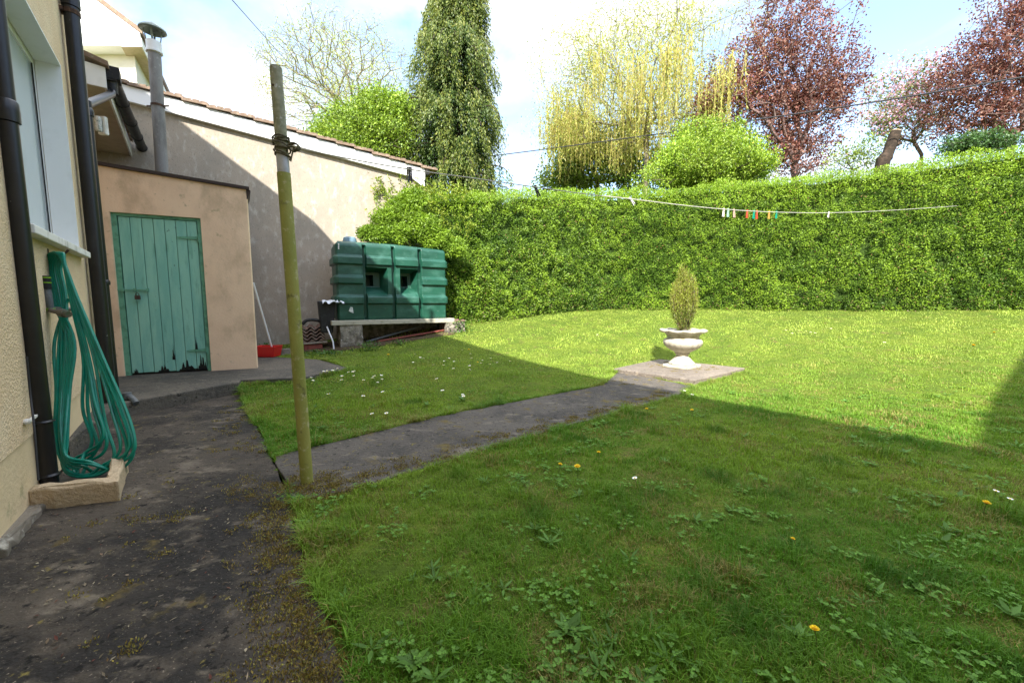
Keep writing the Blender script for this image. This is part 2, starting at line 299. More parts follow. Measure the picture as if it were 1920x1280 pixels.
# ---------------------------------------------------------------- ground
patio_edge = [G(545, 943), G(556, 1000), G(575, 1060), G(602, 1130), G(628, 1220), G(648, 1290)]
patio_right = [tuple(p[:2]) for p in patio_edge]
def jit(poly, step=.12, a=.012):
    out = []
    for i in range(len(poly)):
        p = np.array(poly[i][:2]); q = np.array(poly[(i+1) % len(poly)][:2]); n = max(1, int(np.linalg.norm(q-p)/step))
        for k in range(n):
            r = p+(q-p)*k/n; out.append((r[0]+random.uniform(-a, a), r[1]+random.uniform(-a, a)))
    return out
WALLN = -.67
s_l = G(226, 776)[:2]; s_r = G(446, 736)[:2]
PATIO = [tuple(HW(-9, WALLN+.0, 0)[:2]), (-.05, -9), (-.15, .2)]+patio_right[::-1]+[tuple(G(509, 857)[:2]), tuple(G(488, 815)[:2]), tuple(G(466, 780)[:2]), tuple(G(452, 745)[:2]), tuple(s_r), tuple(s_r+VD[:2]*.4), tuple(s_l+VD[:2]*.4)]
pw = HW(VD@np.append(s_l, 0)+.4, WALLN, 0)[:2]; PATIO.append(tuple(pw))
PATH = [tuple(G(513, 858)[:2]), tuple(G(549, 941)[:2]), tuple(G(660, 921)[:2]), tuple(G(960, 828)[:2]), tuple(G(1265, 744)[:2]), tuple(G(1300, 725)[:2]), tuple(G(1160, 698)[:2]), tuple(G(1130, 723)[:2]), tuple(G(820, 783)[:2])]
SHED_FL = np.array([*G(233, 705, .13)[:2], 0]); SHED_FR = np.array([*G(482, 690, .13)[:2], 0])
STEP = [tuple(G(229, 755, .13)[:2]), tuple(G(446, 716, .13)[:2]), tuple(G(450, 712, .13)[:2]), tuple(G(560, 708, .13)[:2]), tuple(G(655, 690, .13)[:2]), tuple(G(600, 674, .13)[:2]), tuple(G(500, 668, .13)[:2]), tuple(SHED_FR[:2]+np.array([-.9, 1.5])), tuple(SHED_FL[:2]+np.array([-.9, 1.5])), tuple(SHED_FL[:2]+np.array([-.25, -.2])), tuple(HW(3.9, WALLN, 0)[:2])]
sl = [G(1150, 690, .07), G(1303, 712, .07), G(1397, 689, .07), G(1236, 672, .07)]
USLAB = [tuple(p[:2]) for p in sl]
gx = np.unique(np.round(np.concatenate([np.linspace(-400, -20, 12), np.linspace(-20, -8, 10), np.linspace(-8, 14, 112), np.linspace(14, 24, 8), np.linspace(24, 400, 12)]), 3))
gy = np.unique(np.round(np.concatenate([np.linspace(-60, -6, 8), np.linspace(-6, 0, 12), np.linspace(0, 13, 80), np.linspace(13, 30, 10), np.linspace(30, 900, 14)]), 3))
X, Y = np.meshgrid(gx, gy); Zg = TZ(np.clip(X, -5, 14), np.clip(Y, -2, 12))
Zg = np.where((X > -7) & (X < 14) & (Y < 12) & (Y > 0), Zg+.012*(noise3(np.stack([X, Y, X*0], -1), 2.)-.5), Zg)
for poly, dz in ((PATIO, -.03), (STEP, -.0)):
    Zg = np.where(inpoly(X, Y, poly), np.minimum(Zg, .10 if poly is STEP else -.03), Zg)
hv = X*ND[0]+Y*ND[1]; Zg = np.where(hv < -.5, np.minimum(Zg, -.03), Zg)
nx, ny = len(gx), len(gy); idx = np.arange(nx*ny).reshape(ny, nx)
Fg = np.stack([idx[:-1, :-1], idx[:-1, 1:], idx[1:, 1:], idx[1:, :-1]], -1).reshape(-1, 4)
gr = fast_mesh('ground', np.stack([X, Y, Zg], -1).reshape(-1, 3), Fg, None, M['lawn'], loc=(0, 0, 0)); gr.data.polygons.foreach_set('use_smooth', [True]*len(gr.data.polygons)); tag(gr, kind='structure')
tag(MB().prism(jit(PATIO), -.12, 0).build('patio', M['patio'], loc=(0, 0, 0)), kind='structure')
tag(MB().prism(jit(PATH), -.1, .012).build('garden_path', M['path'], loc=(0, 0, 0), bevel=.006), kind='structure')
tag(MB().prism(jit(STEP), -.1, .13).build('concrete_step', M['step'], loc=(0, 0, 0), bevel=.012), kind='structure')
us = MB().prism(jit(USLAB, .3, .006), -.1, .065).build('paving_slab', M['urn_slab'], bevel=.01)
tag(us, 'square grey concrete slab set in the lawn under the stone urn', 'slab')
# ---------------------------------------------------------------- grass
def blades(n, area, hmin, hmax, wd, lean=.5, seed=0):
    """area(): sample xy; returns arrays"""
    xy = area(n); x, y = xy[:, 0], xy[:, 1]
    ok = np.ones(len(x), bool); jx = x+.03*(noise3(np.stack([x, y, x*0], -1), 9)-.5)*2; jy = y+.03*(noise3(np.stack([x, y, x*0+5], -1), 9)-.5)*2
    for P_ in (PATIO, PATH, STEP, USLAB): ok &= ~inpoly(jx, jy, P_)
    ok &= ((x*ND[0]+y*ND[1]) > -.6)
    ok &= np.abs(x/np.maximum(y, .1)) < 1.45
    ok &= inpoly(x, y, LAWN)
    x, y = x[ok], y[ok]; n = len(x); z = TZ(x, y)
    p3 = np.stack([x, y, x*0], -1)
    big = noise3(p3, 1.3); mid = noise3(p3+7, 4.5); fine = noise3(p3+3, 14)
    h = RNG.uniform(hmin, hmax, n)*(.40+1.1*mid)*(.45+.9*fine)*(.9+.55*np.clip((noise3(p3+17, 7)-.62)*6, 0, 1)); a = RNG.uniform(0, 2*np.pi, n)
    d = np.stack([np.cos(a), np.sin(a), 0*a], -1); up = np.stack([0*a, 0*a, 1+0*a], -1)
    le = RNG.uniform(.1, 1, n)[:, None]*lean*2; b0 = np.stack([x, y, z-.004], -1)
    w = (np.stack([-np.sin(a), np.cos(a), 0*a], -1))*(wd*RNG.uniform(.7, 1.3, n))[:, None]*.5
    m1 = b0+up*h[:, None]*.6+d*h[:, None]*le*.3; tip = b0+up*(h*(1-.25*le[:, 0]))[:, None]+d*h[:, None]*le
    V = np.stack([b0-w, b0+w, m1+w*.8, m1-w*.8, tip], 1).reshape(-1, 3); k = np.arange(n)[:, None]*5
    T = np.concatenate([k+[[0, 1, 2]], k+[[0, 2, 3]], k+[[3, 2, 4]]], 1).reshape(-1, 3)
    green = np.array([.105, .235, .020]); lime = np.array([.22, .33, .035]); straw = np.array([.32, .28, .09]); dark = np.array([.045, .135, .014])
    c = green+(lime-green)*np.clip((big-.3)*1.6, 0, 1)[:, None]; c = c+(dark-c)*np.clip((mid-.55)*2.2, 0, .8)[:, None]
    st = (RNG.random(n) < np.clip((noise3(p3+11, 3.4)*.6+noise3(p3+5, 9)*.4-.48)*2.8, .05, .55)); c[st] = straw*RNG.uniform(.55, 1.05, (st.sum(), 1))
    yel = np.clip((y-3.6)/4.2, 0, 1)[:, None]; c = c*(1-yel*.72)+np.array([.38, .46, .085])*yel*.72  # blade colour paled and yellowed with distance to brighten the sunlit lawn
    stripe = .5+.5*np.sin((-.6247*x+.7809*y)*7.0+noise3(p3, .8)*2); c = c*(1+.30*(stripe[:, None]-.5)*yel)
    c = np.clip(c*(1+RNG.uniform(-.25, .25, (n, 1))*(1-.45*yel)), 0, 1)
    return V, T, np.repeat(c, 3, 0)
hedge_front = [(-2.9, 8.75), (-1.75, 9.2), (-.9, 9.25), (0, 9.75), (1.3, 10.55), (2.6, 10.95), (4.7, 10.5), (8.1, 9.45), (10.7, 8.5), (14, 7.3), (18, 5.8)]
LAWN = [(-3.4, 3), (-3.6, 5.5), (-4.5, 7.9), (-3.1, 8.6)]+[(a, b+.15) for a, b in hedge_front[1:]]+[(18, -1), (-1, -1), (-1.3, 2.5)]
def sec(y0, y1, xr):
    def f(n):
        y = RNG.uniform(y0, y1, n); x = RNG.uniform(-1.4, 1.4, n)*y if xr is None else RNG.uniform(xr[0], xr[1], n)
        return np.stack([x, y], -1)
    return f
parts = [blades(190000, sec(.75, 2.4, None), .018, .05, .0028, .6), blades(190000, sec(2.4, 4.4, None), .016, .042, .0042, .5),
         blades(150000, sec(4.4, 7.2, None), .014, .036, .0065, .45), blades(110000, sec(7.2, 11.2, None), .014, .034, .011, .4)]
# longer fringe along the path, patio and slab edges
def fringe(n):
    pts = []
    for poly, rng_ in ((PATIO, range(2, len(PATIO)-4)), (PATH, range(2, 9)), (USLAB, range(0, 4)), (STEP, range(1, 5))):
        for i in rng_:
            a = np.array(poly[i % len(poly)][:2]); b = np.array(poly[(i+1) % len(poly)][:2]); m = int(np.linalg.norm(b-a)*n)
            t = RNG.random((m, 1)); dd = unit((b-a)[None])[0]; nn = np.array([-dd[1], dd[0]])
            pts.append(a+(b-a)*t+nn*RNG.normal(0, .035, (m, 1)))
    return np.concatenate(pts)
parts.append(blades(0, lambda n: fringe(2600), .03, .075, .0032, .9))
off = 0; Vs, Ts, Cs = [], [], []
for V, T, c in parts: Vs.append(V); Ts.append(T+off); Cs.append(c); off += len(V)
tag(fast_mesh('grass', np.concatenate(Vs), np.concatenate(Ts), np.concatenate(Cs), M['grassblade'], loc=(0, 0, 0), k=3), 'short green lawn grass with mossy and straw patches', 'grass', kind='stuff')
# broad-leaved weeds in the near lawn
def weeds(n, y0, y1, s0, s1, seed):
    y = y0+(y1-y0)*RNG.random(n)**1.2; x = RNG.uniform(-1.35, 1.35, n)*y; P3 = np.stack([x, y, x*0], -1)
    keep = .7*noise3(P3+21, 1.7)+.8*noise3(P3, 7)+.9*RNG.random(n) > 1.37
    for P_ in (PATIO, PATH, STEP, USLAB): keep &= ~inpoly(x, y, P_)
    keep &= inpoly(x, y, LAWN); x, y = x[keep], y[keep]; pos, ax, nr, L, Wd, cc = [], [], [], [], [], []
    for i in range(len(x)):
        kind = random.random(); z = float(TZ(x[i], y[i])); s = random.uniform(s0, s1)
        if kind < .72:                                                       # clover / creeping buttercup: small round leaves
            for _ in range(random.randint(5, 12)):
                px_, py_ = x[i]+random.gauss(0, .035), y[i]+random.gauss(0, .035); h = random.uniform(.012, .03); a0 = random.uniform(0, 6.28)
                for q in range(3):
                    a = a0+q*2.09; pos.append((px_, py_, z+h)); ax.append((math.cos(a), math.sin(a), random.uniform(-.1, .35))); nr.append((random.gauss(0, .2), random.gauss(0, .2), 1)); L.append(s*.34); Wd.append(s*.34); cc.append((.115, .24, .034))
        else:                                                                # dandelion / plantain rosette
            nl = random.randint(5, 10); a0 = random.uniform(0, 6.28); wide = random.choice([.16, .22, .38])
            for q in range(nl):
                a = a0+q*6.28/nl+random.gauss(0, .25); pos.append((x[i], y[i], z+.008)); ax.append((math.cos(a), math.sin(a), random.uniform(.15, .75))); nr.append((0, 0, 1)); l = s*random.uniform(.8, 1.7); L.append(l); Wd.append(l*wide); cc.append((.10, .205, .038))
    cc = np.array(cc)*RNG.uniform(.65, 1.35, (len(cc), 1)); return [np.array(q, float) for q in (pos, ax, nr, L, Wd)]+[cc]
wa = weeds(1500, .85, 2.6, .028, .050, 0); wb = weeds(900, 2.6, 4.6, .03, .055, 1)
arr = [np.concatenate([a, b]) for a, b in zip(wa, wb)]
tag(leaves('lawn_weeds', arr[0], arr[1], arr[2], arr[3], arr[4], arr[5], M['grassblade'], fold=.12, loc=(0, 0, 0)), 'clover, plantain and dandelion leaves growing through the lawn', 'weeds', kind='stuff')
# moss on the concrete: tiny upright leaves in clumps
def moss(n):
    P_ = []
    ctr = []
    for _ in range(n):
        r = random.random()
        if r < .34:
            i = random.randrange(len(patio_edge)-1); p = patio_edge[i]+(patio_edge[i+1]-patio_edge[i])*random.random(); q = p+np.array([-abs(random.gauss(0, .11)), random.gauss(0, .05), 0])
        elif r < .62:
            t = random.random(); p = G(660, 921)*(1-t)+G(1265, 744)*t; q = p+np.array([-abs(random.gauss(0, .10)), abs(random.gauss(0, .12)), 0]); q[2] = .012
        elif r < .80: q = G(585, 915)+np.array([random.gauss(0, .2), random.gauss(0, .1), 0]); q[2] = .012
        elif r < .845: q = G(random.uniform(1150, 1290), random.uniform(702, 728)); q[2] = .012
        elif r < .885: a_ = random.uniform(0, 6.28); q = G(1278, 688, .066)+np.array([math.cos(a_)*.42, math.sin(a_)*.42, 0])*random.uniform(.6, 1.2)
        elif r < .95: q = G(random.uniform(400, 500), random.uniform(760, 850))
        else: q = G(random.uniform(120, 560), random.uniform(900, 1240))
        ctr.append((q, random.uniform(.008, .032)))
    for q, s in ctr:
        m = int(70*(s/.03)**1.3); o = RNG.normal(0, 1, (m, 2))*s*np.array([1, .7]); P_.append(np.stack([q[0]+o[:, 0], q[1]+o[:, 1], q[2]+RNG.uniform(0, .008, m)], -1))
    return np.concatenate(P_)
mp_ = moss(640); nM = len(mp_); ax = randv(nM)*.8; ax[:, 2] = np.abs(ax[:, 2])+.5
tag(leaves('moss', mp_, ax, randv(nM), RNG.uniform(.006, .014, nM), RNG.uniform(.003, .006, nM), palette(nM, [(.22, .16, .045), (.30, .24, .05), (.15, .10, .05), (.22, .22, .05)], .2), M['moss'], loc=(0, 0, 0)), 'yellow brown moss clumps on the concrete', 'moss', kind='stuff')
# dead leaves and grit on the patio
nd = 420; q = np.array([G(random.uniform(60, 620), 1280-480*random.random()**.7) for _ in range(nd)]); q = q[inpoly(q[:, 0], q[:, 1], PATIO)]; q[:, 2] = .003; nd = len(q); ax = randv(nd); ax[:, 2] = np.abs(ax[:, 2])*.3
tag(leaves('leaf_litter', q, ax, randv(nd)*.3+UZ, RNG.uniform(.006, .026, nd), RNG.uniform(.003, .010, nd), palette(nd, [(.16, .12, .08), (.30, .26, .18), (.08, .06, .04), (.10, .04, .03)], .3), M['moss'], loc=(0, 0, 0)), 'small dead leaves and grit scattered on the patio', 'leaf litter', kind='stuff')
# ---------------------------------------------------------------- the house on the left (L-shaped, its eaves shade the garden)
VE = 5.62; HB = -9.6
vl = float(VD@onwall(22, 300, WALLN)); pj = onwall(116, 129, WALLN); ps = onwall(153, 468, WALLN); vr = float(VD@onwall(131, 300, WALLN)); ztop = pj[2]; zsill = ps[2]
house = empty('house', HW(VE, WALLN, 0), 'two-storey cream roughcast house filling the left edge with a white window', 'house')
b = MB(); T3 = -ND*.3
def wb(v0, v1, z0, z1): b.box(HW(v0, WALLN, z0), VD*(v1-v0), T3, UZ*(z1-z0))
wb(-12, vl, .36, 5.29); wb(vr, VE, .36, 5.29); wb(vl, vr, .36, zsill-.03); wb(vl, vr, ztop, 5.29)
b.box(HW(VE, WALLN-.3, 0), VD*-.3, -ND*8.6, UZ*5.29)
b.extr([HW(VE, WALLN, 5.29), HW(VE, HB, 5.29), HW(VE, (WALLN+HB)/2, 8.7)], VD*-.3)
b.box(HW(-4.65, WALLN+.001, .0), ND*13, -VD*.3, UZ*5.29)
b.build('wall', M['roughcast'], house)
b = MB(); b.extr([HW(-12, WALLN-.008, -.1), HW(-12, WALLN-.3, -.1), HW(-12, WALLN-.3, .36), HW(-12, WALLN-.008, .36)], VD*(12+VE)); b.build('plinth', M['plinth'], house)
b = MB()
mr = (WALLN+HB)/2; rz = 5.5+(-.27-mr)*.577
PT = .82; rz = 5.30+(-.27-mr)*PT
for nn_ in (-.27, HB-.4): b.extr([HW(-12, nn_, 5.30), HW(-12, nn_, 5.42), HW(-12, mr, rz+.12), HW(-12, mr, rz)], VD*(12+6.75))
b.extr([HW(-4.24, -.265, 5.30), HW(-4.24, -.265, 5.42), HW(-9, -.265, 7.9), HW(-9, -.265, 7.78)], ND*13); b.extr([HW(-13.65, -.265, 5.30), HW(-13.65, -.265, 5.42), HW(-9, -.265, 7.9), HW(-9, -.265, 7.78)], ND*13)
b.build('roof', M['roof_tile'], house)
wf = MB(); vm = vl+(vr-vl)*.5; rec = .14; fw = .055
def fbox(v0, v1, z0, z1, n0, th): wf.box(HW(v0, n0, z0), VD*(v1-v0), -ND*th, UZ*(z1-z0))
n0 = WALLN-rec
fbox(vl, vl+fw, zsill, ztop, n0, .06); fbox(vr-fw, vr, zsill, ztop, n0, .06); fbox(vl+fw, vr-fw, zsill, zsill+fw, n0, .06); fbox(vl+fw, vr-fw, ztop-fw, ztop, n0, .06)
win = wf.build('window', M['upvc'], house)
rv = MB(); e = .012
rv.box(HW(vr-.001, WALLN+.004, zsill), -VD*e, -ND*(rec), UZ*(ztop-zsill)); rv.box(HW(vl+.001, WALLN+.004, zsill), VD*e, -ND*rec, UZ*(ztop-zsill)); rv.box(HW(vl+e, WALLN+.004, ztop+.001), VD*(vr-vl-2*e), -ND*rec, -UZ*e)
rv.build('reveal', M['white_paint'], win)
MB().box(HW(vl+fw, n0-.012, zsill+fw), VD*(vr-vl-2*fw), -ND*.01, UZ*(ztop-zsill-2*fw)).build('glass', M['glass'], win)
gk = MB(); 
for q in (vl+fw, vr-fw-.006): gk.box(HW(q, n0+.001, zsill+fw), VD*.006, -ND*.008, UZ*(ztop-zsill-2*fw))
gk.box(HW(vl+fw+.007, n0+.001, zsill+fw), VD*(vr-vl-2*fw-.014), -ND*.008, UZ*.006); gk.build('gasket', M['black_plastic'], win)
MB().extr([HW(vl-.03, WALLN-rec, zsill), HW(vl-.03, WALLN+.06, zsill-.025), HW(vl-.03, WALLN+.06, zsill-.075), HW(vl-.03, WALLN-.02, zsill-.075)], VD*(vr-vl+.07)).build('sill', M['grimy_white'], win, bevel=.006)
# ---- lower extension beyond the house corner
ext = empty('extension', HW(6.2, -1.05, 0), 'single-storey cream extension with boarded soffit beyond the house corner', 'extension')
MB().box(HW(VE+.01, -1.0, 0), VD*4.3, -ND*.3, UZ*3.52).build('wall', M['shed_wall'], ext)
EV0 = 6.62; EN = -.62
MB().box(HW(EV0+.02, -.58, 3.47), VD*2.9, -ND*.42, UZ*.03).build('soffit', M['soffit'], ext)
MB().box(HW(EV0+.02, -.555, 3.45), VD*2.9, -ND*.02, UZ*.2).build('fascia', M['grimy_white'], ext)
MB().extr([HW(EV0, -.55, 3.44), HW(EV0, -1.35, 3.44), HW(EV0, -1.35, 3.72), HW(EV0, -.55, 3.66)], VD*.02).build('box_end', M['white_paint'], ext)
b = MB()
for k in range(7): b.box(HW(EV0-.05+k*.4, -.52, 3.665+.012*(k % 2)), VD*.39, -ND*1.6+UZ*.45, UZ*.05)
b.build('roof', M['roof_tile'], ext)
gt = MB(); GA, GB = HW(EV0+.05, -.52, 3.62), HW(EV0+2.85, -.42, 3.62); c = [GA, GB]
gt.tube(c, .066, 14)
gut = gt.build('gutter', M['gutter'], ext, smooth=True)
b = MB()
for v_ in (.3, .55, .78, .98): MB().tube([GA+(GB-GA)*(v_-.006), GA+(GB-GA)*(v_+.006)], .074, 14).build('gutter_bracket', M['gutter'], gut, smooth=True)
hp = GA+(GB-GA)*.03-UZ*.02
b = MB(); b.box(hp-VD*.09-ND*.08-UZ*.02, VD*.18, ND*.16, UZ*.13); b.tube([hp, hp-UZ*.16], .05, 14); b.build('outlet', M['gutter'], gut, smooth=True, angle=30)
# ---- pipes on the house
P1 = G(96, 926); P1n = ND@P1; P1v = VD@P1
def pipe_thing(name, x, y, z0, z1, r, label, joints, cat='drainpipe', group=None):
    t = empty(name, (x, y, z0), label, cat, group)
    MB().tube([(x, y, z0), (x, y, z1)], r, 24).build('shaft', M['black_pipe'], t, smooth=True)
    for zj, h_ in joints:
        MB().lathe((x, y, zj), [(r+.001, 0), (r+.009, .004), (r+.010, h_*.5), (r+.008, h_-.01), (r+.001, h_)], 24).build('collar', M['black_pipe'], t, smooth=True)
    return t
def wall_bracket(t, x, y, z, r, wn=WALLN):
    p = np.array([x, y, z]); b = MB(); b.lathe((x, y, z-.018), [(r+.001, 0), (r+.006, 0), (r+.006, .036), (r+.001, .036)], 24)
    d = ND@p-wn; b.box(p-ND*(r-.005)-VD*.045-UZ*.016, VD*.09, -ND*max(.02, d-r), UZ*.032); b.build('bracket', M['rust'], t)
t1 = pipe_thing('drainpipe', P1[0], P1[1], 0, 6.2, .036, 'nearest black drainpipe, paint-flecked, in front of the white window', [(1.94, .11), (.40, .015), (.10, .02)])
wall_bracket(t1, P1[0], P1[1], 1.98, .036); 
P2 = G(209, 779); P2[:2] += 0
t2 = pipe_thing('soil_pipe', P2[0], P2[1], 0, 6.2, .050, 'black soil pipe with rusty brackets at the house corner beyond the window', [(3.50, .12), (3.98, .05)])
for z_ in (3.46, 3.82): wall_bracket(t2, P2[0], P2[1], z_, .050)
pA = P2*[1, 1, 0]+UZ*4.02; MB().tube(spline([pA, pA+UZ*.12-VD*.03, pA+UZ*.3-VD*.16, pA+UZ*.6-VD*.36], 5), .042, 16).build('swan_neck', M['black_pipe'], t2, smooth=True)
P3 = P2+VD*.15+ND*.02; z3 = Dp(172, 196, P3[1])[2]
t3 = pipe_thing('downpipe', P3[0], P3[1], 0, z3+.03, .034, 'thin black downpipe tucked behind the corner soil pipe, fed by the extension gutter', [(z3-.1, .07), (1.2, .05)])
pb = hp-UZ*.16; pt = P3*[1, 1, 0]+UZ*z3
MB().tube([pt, pt+(pb-pt)*.5+UZ*.0, pt+(pb-pt)*.93, pb+UZ*.03, pb+UZ*.12], .036, 14).build('branch', M['black_pipe'], t3, smooth=True)
wp = Dp(238, 745, 3.72)-UZ*.10; b = MB(); b.tube(spline([wp+[-.10, .05, .10], wp+[-.02, .02, .115], wp+[.05, 0, .09], wp+[.10, -.02, .05]], 5), .026, 14)
b.lathe(wp+[-.01, .015, .08], [(.03, 0), (.034, .01), (.034, .055), (.03, .065)], 14); tag(b.build('waste_pipe', M['grey_plastic'], smooth=True), 'short grey waste pipe elbow poking out above the patio by the step', 'waste pipe')
# cable down the wall
cp = [onwall(50, 668, WALLN+.02), onwall(57, 740, WALLN+.02), onwall(64, 800, WALLN+.04), onwall(72, 900, WALLN+.05)]
cb = empty('cable', cp[-1], 'thin black cable clipped to the cream wall left of the nearest drainpipe', 'cable')
MB().tube(spline(cp, 6), .0045, 8).build('lead', M['wire'], cb, smooth=True)
q = onwall(50, 790, WALLN+.01); b = MB(); b.lathe(q-UZ*.012, [(.0, 0), (.014, .002), (.018, .012), (.012, .024), (0, .026)], 12); b.box(q-UZ*.006, VD*-.0+ND*.012, VD*.13, UZ*.012); b.build('clip', M['grimy_white'], cb)
# bulkhead light under the soffit
lp = Dp(193, 236, 4.75); lt = empty('bulkhead_light', lp, 'small white bulkhead light under the extension soffit', 'wall light')
MB().box(lp+[-.05, -.02, -.10], [.09, 0, 0], [0, .05, 0], [0, 0, .20]).build('base', M['grimy_white'], lt, bevel=.015)
MB().box(lp+[-.035, -.075, -.085], [.062, 0, 0], [0, .053, 0], [0, 0, .17]).build('diffuser', M['label_white'], lt, bevel=.025)
# gully kerb
kA = G(56, 958); kB = G(224, 938); kC = G(240, 884); kd = unit((kB-kA)[None])[0]; ks = unit((kC-kB)[None])[0]; kin = np.array([-kd[1], kd[0], 0])
b = MB()
def rough_prism(poly, z0, h, a=.006):
    P_ = jit(poly, .05, a); b.prism(P_, z0, lambda p: z0+h+random.uniform(-a, a))
inn = .075
rough_prism([kA, kB, kC, kC-kd*inn, kB+kin*inn-kd*inn*1.1, kA+kin*inn-kd*.02], -.02, .125)
kb = b.build('gully_kerb', M['kerb_pink'], bevel=.01); tag(kb, 'low cream painted concrete kerb round the drain at the foot of the pipe', 'kerb')
tag(MB().prism([kA+kin*inn, kB+kin*inn-kd*inn, kC-kd*inn, kC-kd*.5, kA+kin*.3-kd*.05], .002, .008).build('drain', M['black_plastic'], loc=(kA+kin*.1)*[1, 1, 0]), 'dark drain opening inside the concrete kerb', 'drain')
b = MB(); P_ = []
for px, py in [(8, 1045), (50, 985), (66, 962), (78, 950)]: P_.append(G(px, py))
b.prism(jit([P_[0]+ND*.00, P_[1]+ND*.025, P_[2]+ND*.035, P_[3]+ND*.02, P_[3]-ND*.12, P_[0]-ND*.12], .03, .010), -.02, lambda p: .004+.022*random.random()+.05*max(0, min(1, (WALLN+.05-(p[0]*ND[0]+p[1]*ND[1]))/.08))); fl = b.build('mortar_fillet', M['concrete_old'], house, bevel=.006)
# ---------------------------------------------------------------- hose, tap
hk = Dp(108, 476, 2.66)
hk[2] = hk[2]
def hp_(px, py, Y): return Dp(px, py, Y)
loops = []
rr = random.Random(2)
for i, (bx, by, yd) in enumerate([(253, 850, 2.62), (250, 862, 2.60), (243, 846, 2.66), (238, 858, 2.58), (226, 852, 2.56), (214, 866, 2.54), (200, 846, 2.60), (190, 838, 2.58), (182, 850, 2.50), (194, 828, 2.62), (172, 842, 2.48)]):
    j = lambda a: rr.uniform(-a, a)*.4; s = (bx-108)/142.; lx = 78+i*3.6; w_ = bx-112; lb = rr.uniform(878, 893) if i % 2 == 0 else rr.uniform(852, 876)
    lr = 100+rr.uniform(0, 24)
    loops.append([hp_(lx, 505, 2.62), hp_(lx+6, 484, 2.62), hp_(112+i*.7, 480+j(3), 2.60), hp_(119+s*30+j(4), 565, 2.57), hp_(124+s*66+j(7), 670, 2.51), hp_(bx-16+j(4), by-78, 2.43), hp_(bx, by-22, 2.38), hp_(bx-8, by+4, 2.36), hp_(bx-34, by+20, 2.34),
        hp_(112+w_*.45, min(892, lb+4), 2.29), hp_(124+j(4), lb-8, 2.27), hp_(lr+2, lb-62, 2.32), hp_(lr+s*8, 730, 2.42), hp_(lr-6+s*22+j(10), 640, 2.50), hp_(lx+14, 560, 2.58)])
pts = []
for L_ in loops: pts += L_
for q in pts: q[2] = max(q[2], .03)
hose = empty('garden_hose', hk, 'coiled green garden hose hanging in long loops from a hook on the wall', 'hose')
MB().tube(spline(pts, 6), .0085, 8).build('tubing', M['hose'], hose, smooth=True)
b = MB(); b.tube([hk-ND*.06, hk+ND*.03, hk+ND*.05+UZ*.03], .007, 8); b.box(hk-ND*.05-VD*.02-UZ*.03, VD*.04, ND*.01, UZ*.06); b.build('hook', M['rust'], hose)
tq = Dp(95, 580, 2.50); tapo = empty('outdoor_tap', tq, 'weathered brass tap with green ringed hose connectors behind the hose', 'tap')
a = Dp(88, 548, 2.50)
MB().tube(spline([tq+[-.0, .12, .0], tq, tq+[.05, -.005, -.018]], 4), .014, 14).build('spout', M['brass'], tapo, smooth=True)
b = MB(); b.tube([a+UZ*.02, a-UZ*.01, tq-[0, 0, -.02], tq-UZ*.005], [.019, .022, .016, .015], 14); b.build('riser', M['grey_plastic'], tapo, smooth=True)
e1 = tq+np.array([.045, -.005, -.014]); e2 = tq+np.array([.125, -.015, -.030])
b = MB(); b.tube([e1, e1+(e2-e1)*.25, e1+(e2-e1)*.3, e1+(e2-e1)*.7, e1+(e2-e1)*.72, e2], [.016, .018, .025, .026, .021, .019], 14); b.build('valve', M['brass'], tapo, smooth=True)
b = MB(); b.tube([a+UZ*.10, a+UZ*.02], .023, 14); b.build('connector', M['black_plastic'], tapo, smooth=True)
for e0_, e1_, r_ in ((a+UZ*.062, a+UZ*.056, .0245), (a+UZ*.092, a+UZ*.086, .0245), (tq+UZ*.008, tq-UZ*.008, .021)): MB().tube([e0_, e1_], r_, 14).build('ring', M['green_ring'], tapo, smooth=True)
# ---------------------------------------------------------------- neighbour's long wall with sloping roof edge
NT0 = -4.6; NT1 = 2.02
def vz(t): return 3.74-.1145*(t-2.015)
nb = empty('outbuilding', NW(NT1, 0, .3), 'long grey rendered outbuilding with white bargeboard and sloping tiled roof', 'outbuilding')
MB().extr([NW(NT0, 0, -.1), NW(NT1-.06, 0, -.1), NW(NT1-.06, 0, vz(NT1)+.1), NW(NT0, 0, vz(NT0)+.1)], WB*4.5).build('wall', M['grey_render'], nb)
MB().extr([NW(NT0, -.085, vz(NT0)), NW(NT1, -.085, vz(NT1)), NW(NT1, -.085, vz(NT1)+.24), NW(NT0, -.085, vz(NT0)+.24)], WB*.083).build('bargeboard', M['white_paint'], nb)
MB().extr([NW(NT1-.02, -.07, vz(NT1)+.0), NW(NT1+.0, -.07, vz(NT1)-.12), NW(NT1-.08, -.07, vz(NT1)-.12), NW(NT1-.3, -.07, vz(NT1)+.02)], WB*.06).build('board_end', M['white_paint'], nb)
b = MB(); k = 0; t = NT0
while t < NT1-.02:
    w_ = .345; dz = random.uniform(-.006, .006); up = .028
    z0 = vz(t)+.243+dz+.001; sl_ = -.1145*w_
    # each course: tilted slab whose lower end rides on the next
    b.extr([NW(t-.03, -.13, z0+.0), NW(t+w_, -.13, z0+sl_+up), NW(t+w_, -.13, z0+sl_+up+.035), NW(t-.03, -.13, z0+.035)], WB*4.7)
    for q in range(3):
        bb = -.13+random.uniform(0, .02); b.extr([NW(t+.01+q*.11, bb-.004, z0+.03-.1145*q*.11+q*.009), NW(t+.10+q*.11, bb-.004, z0+.03-.1145*(q+1)*.11+(q+1)*.009), NW(t+.10+q*.11, bb-.004, z0+.052-.1145*(q+1)*.11+(q+1)*.009+random.uniform(0, .012)), NW(t+.01+q*.11, bb-.004, z0+.052-.1145*q*.11+q*.009)], WB*.15)
    t += w_
b.build('roof', M['roof_tile'], nb)
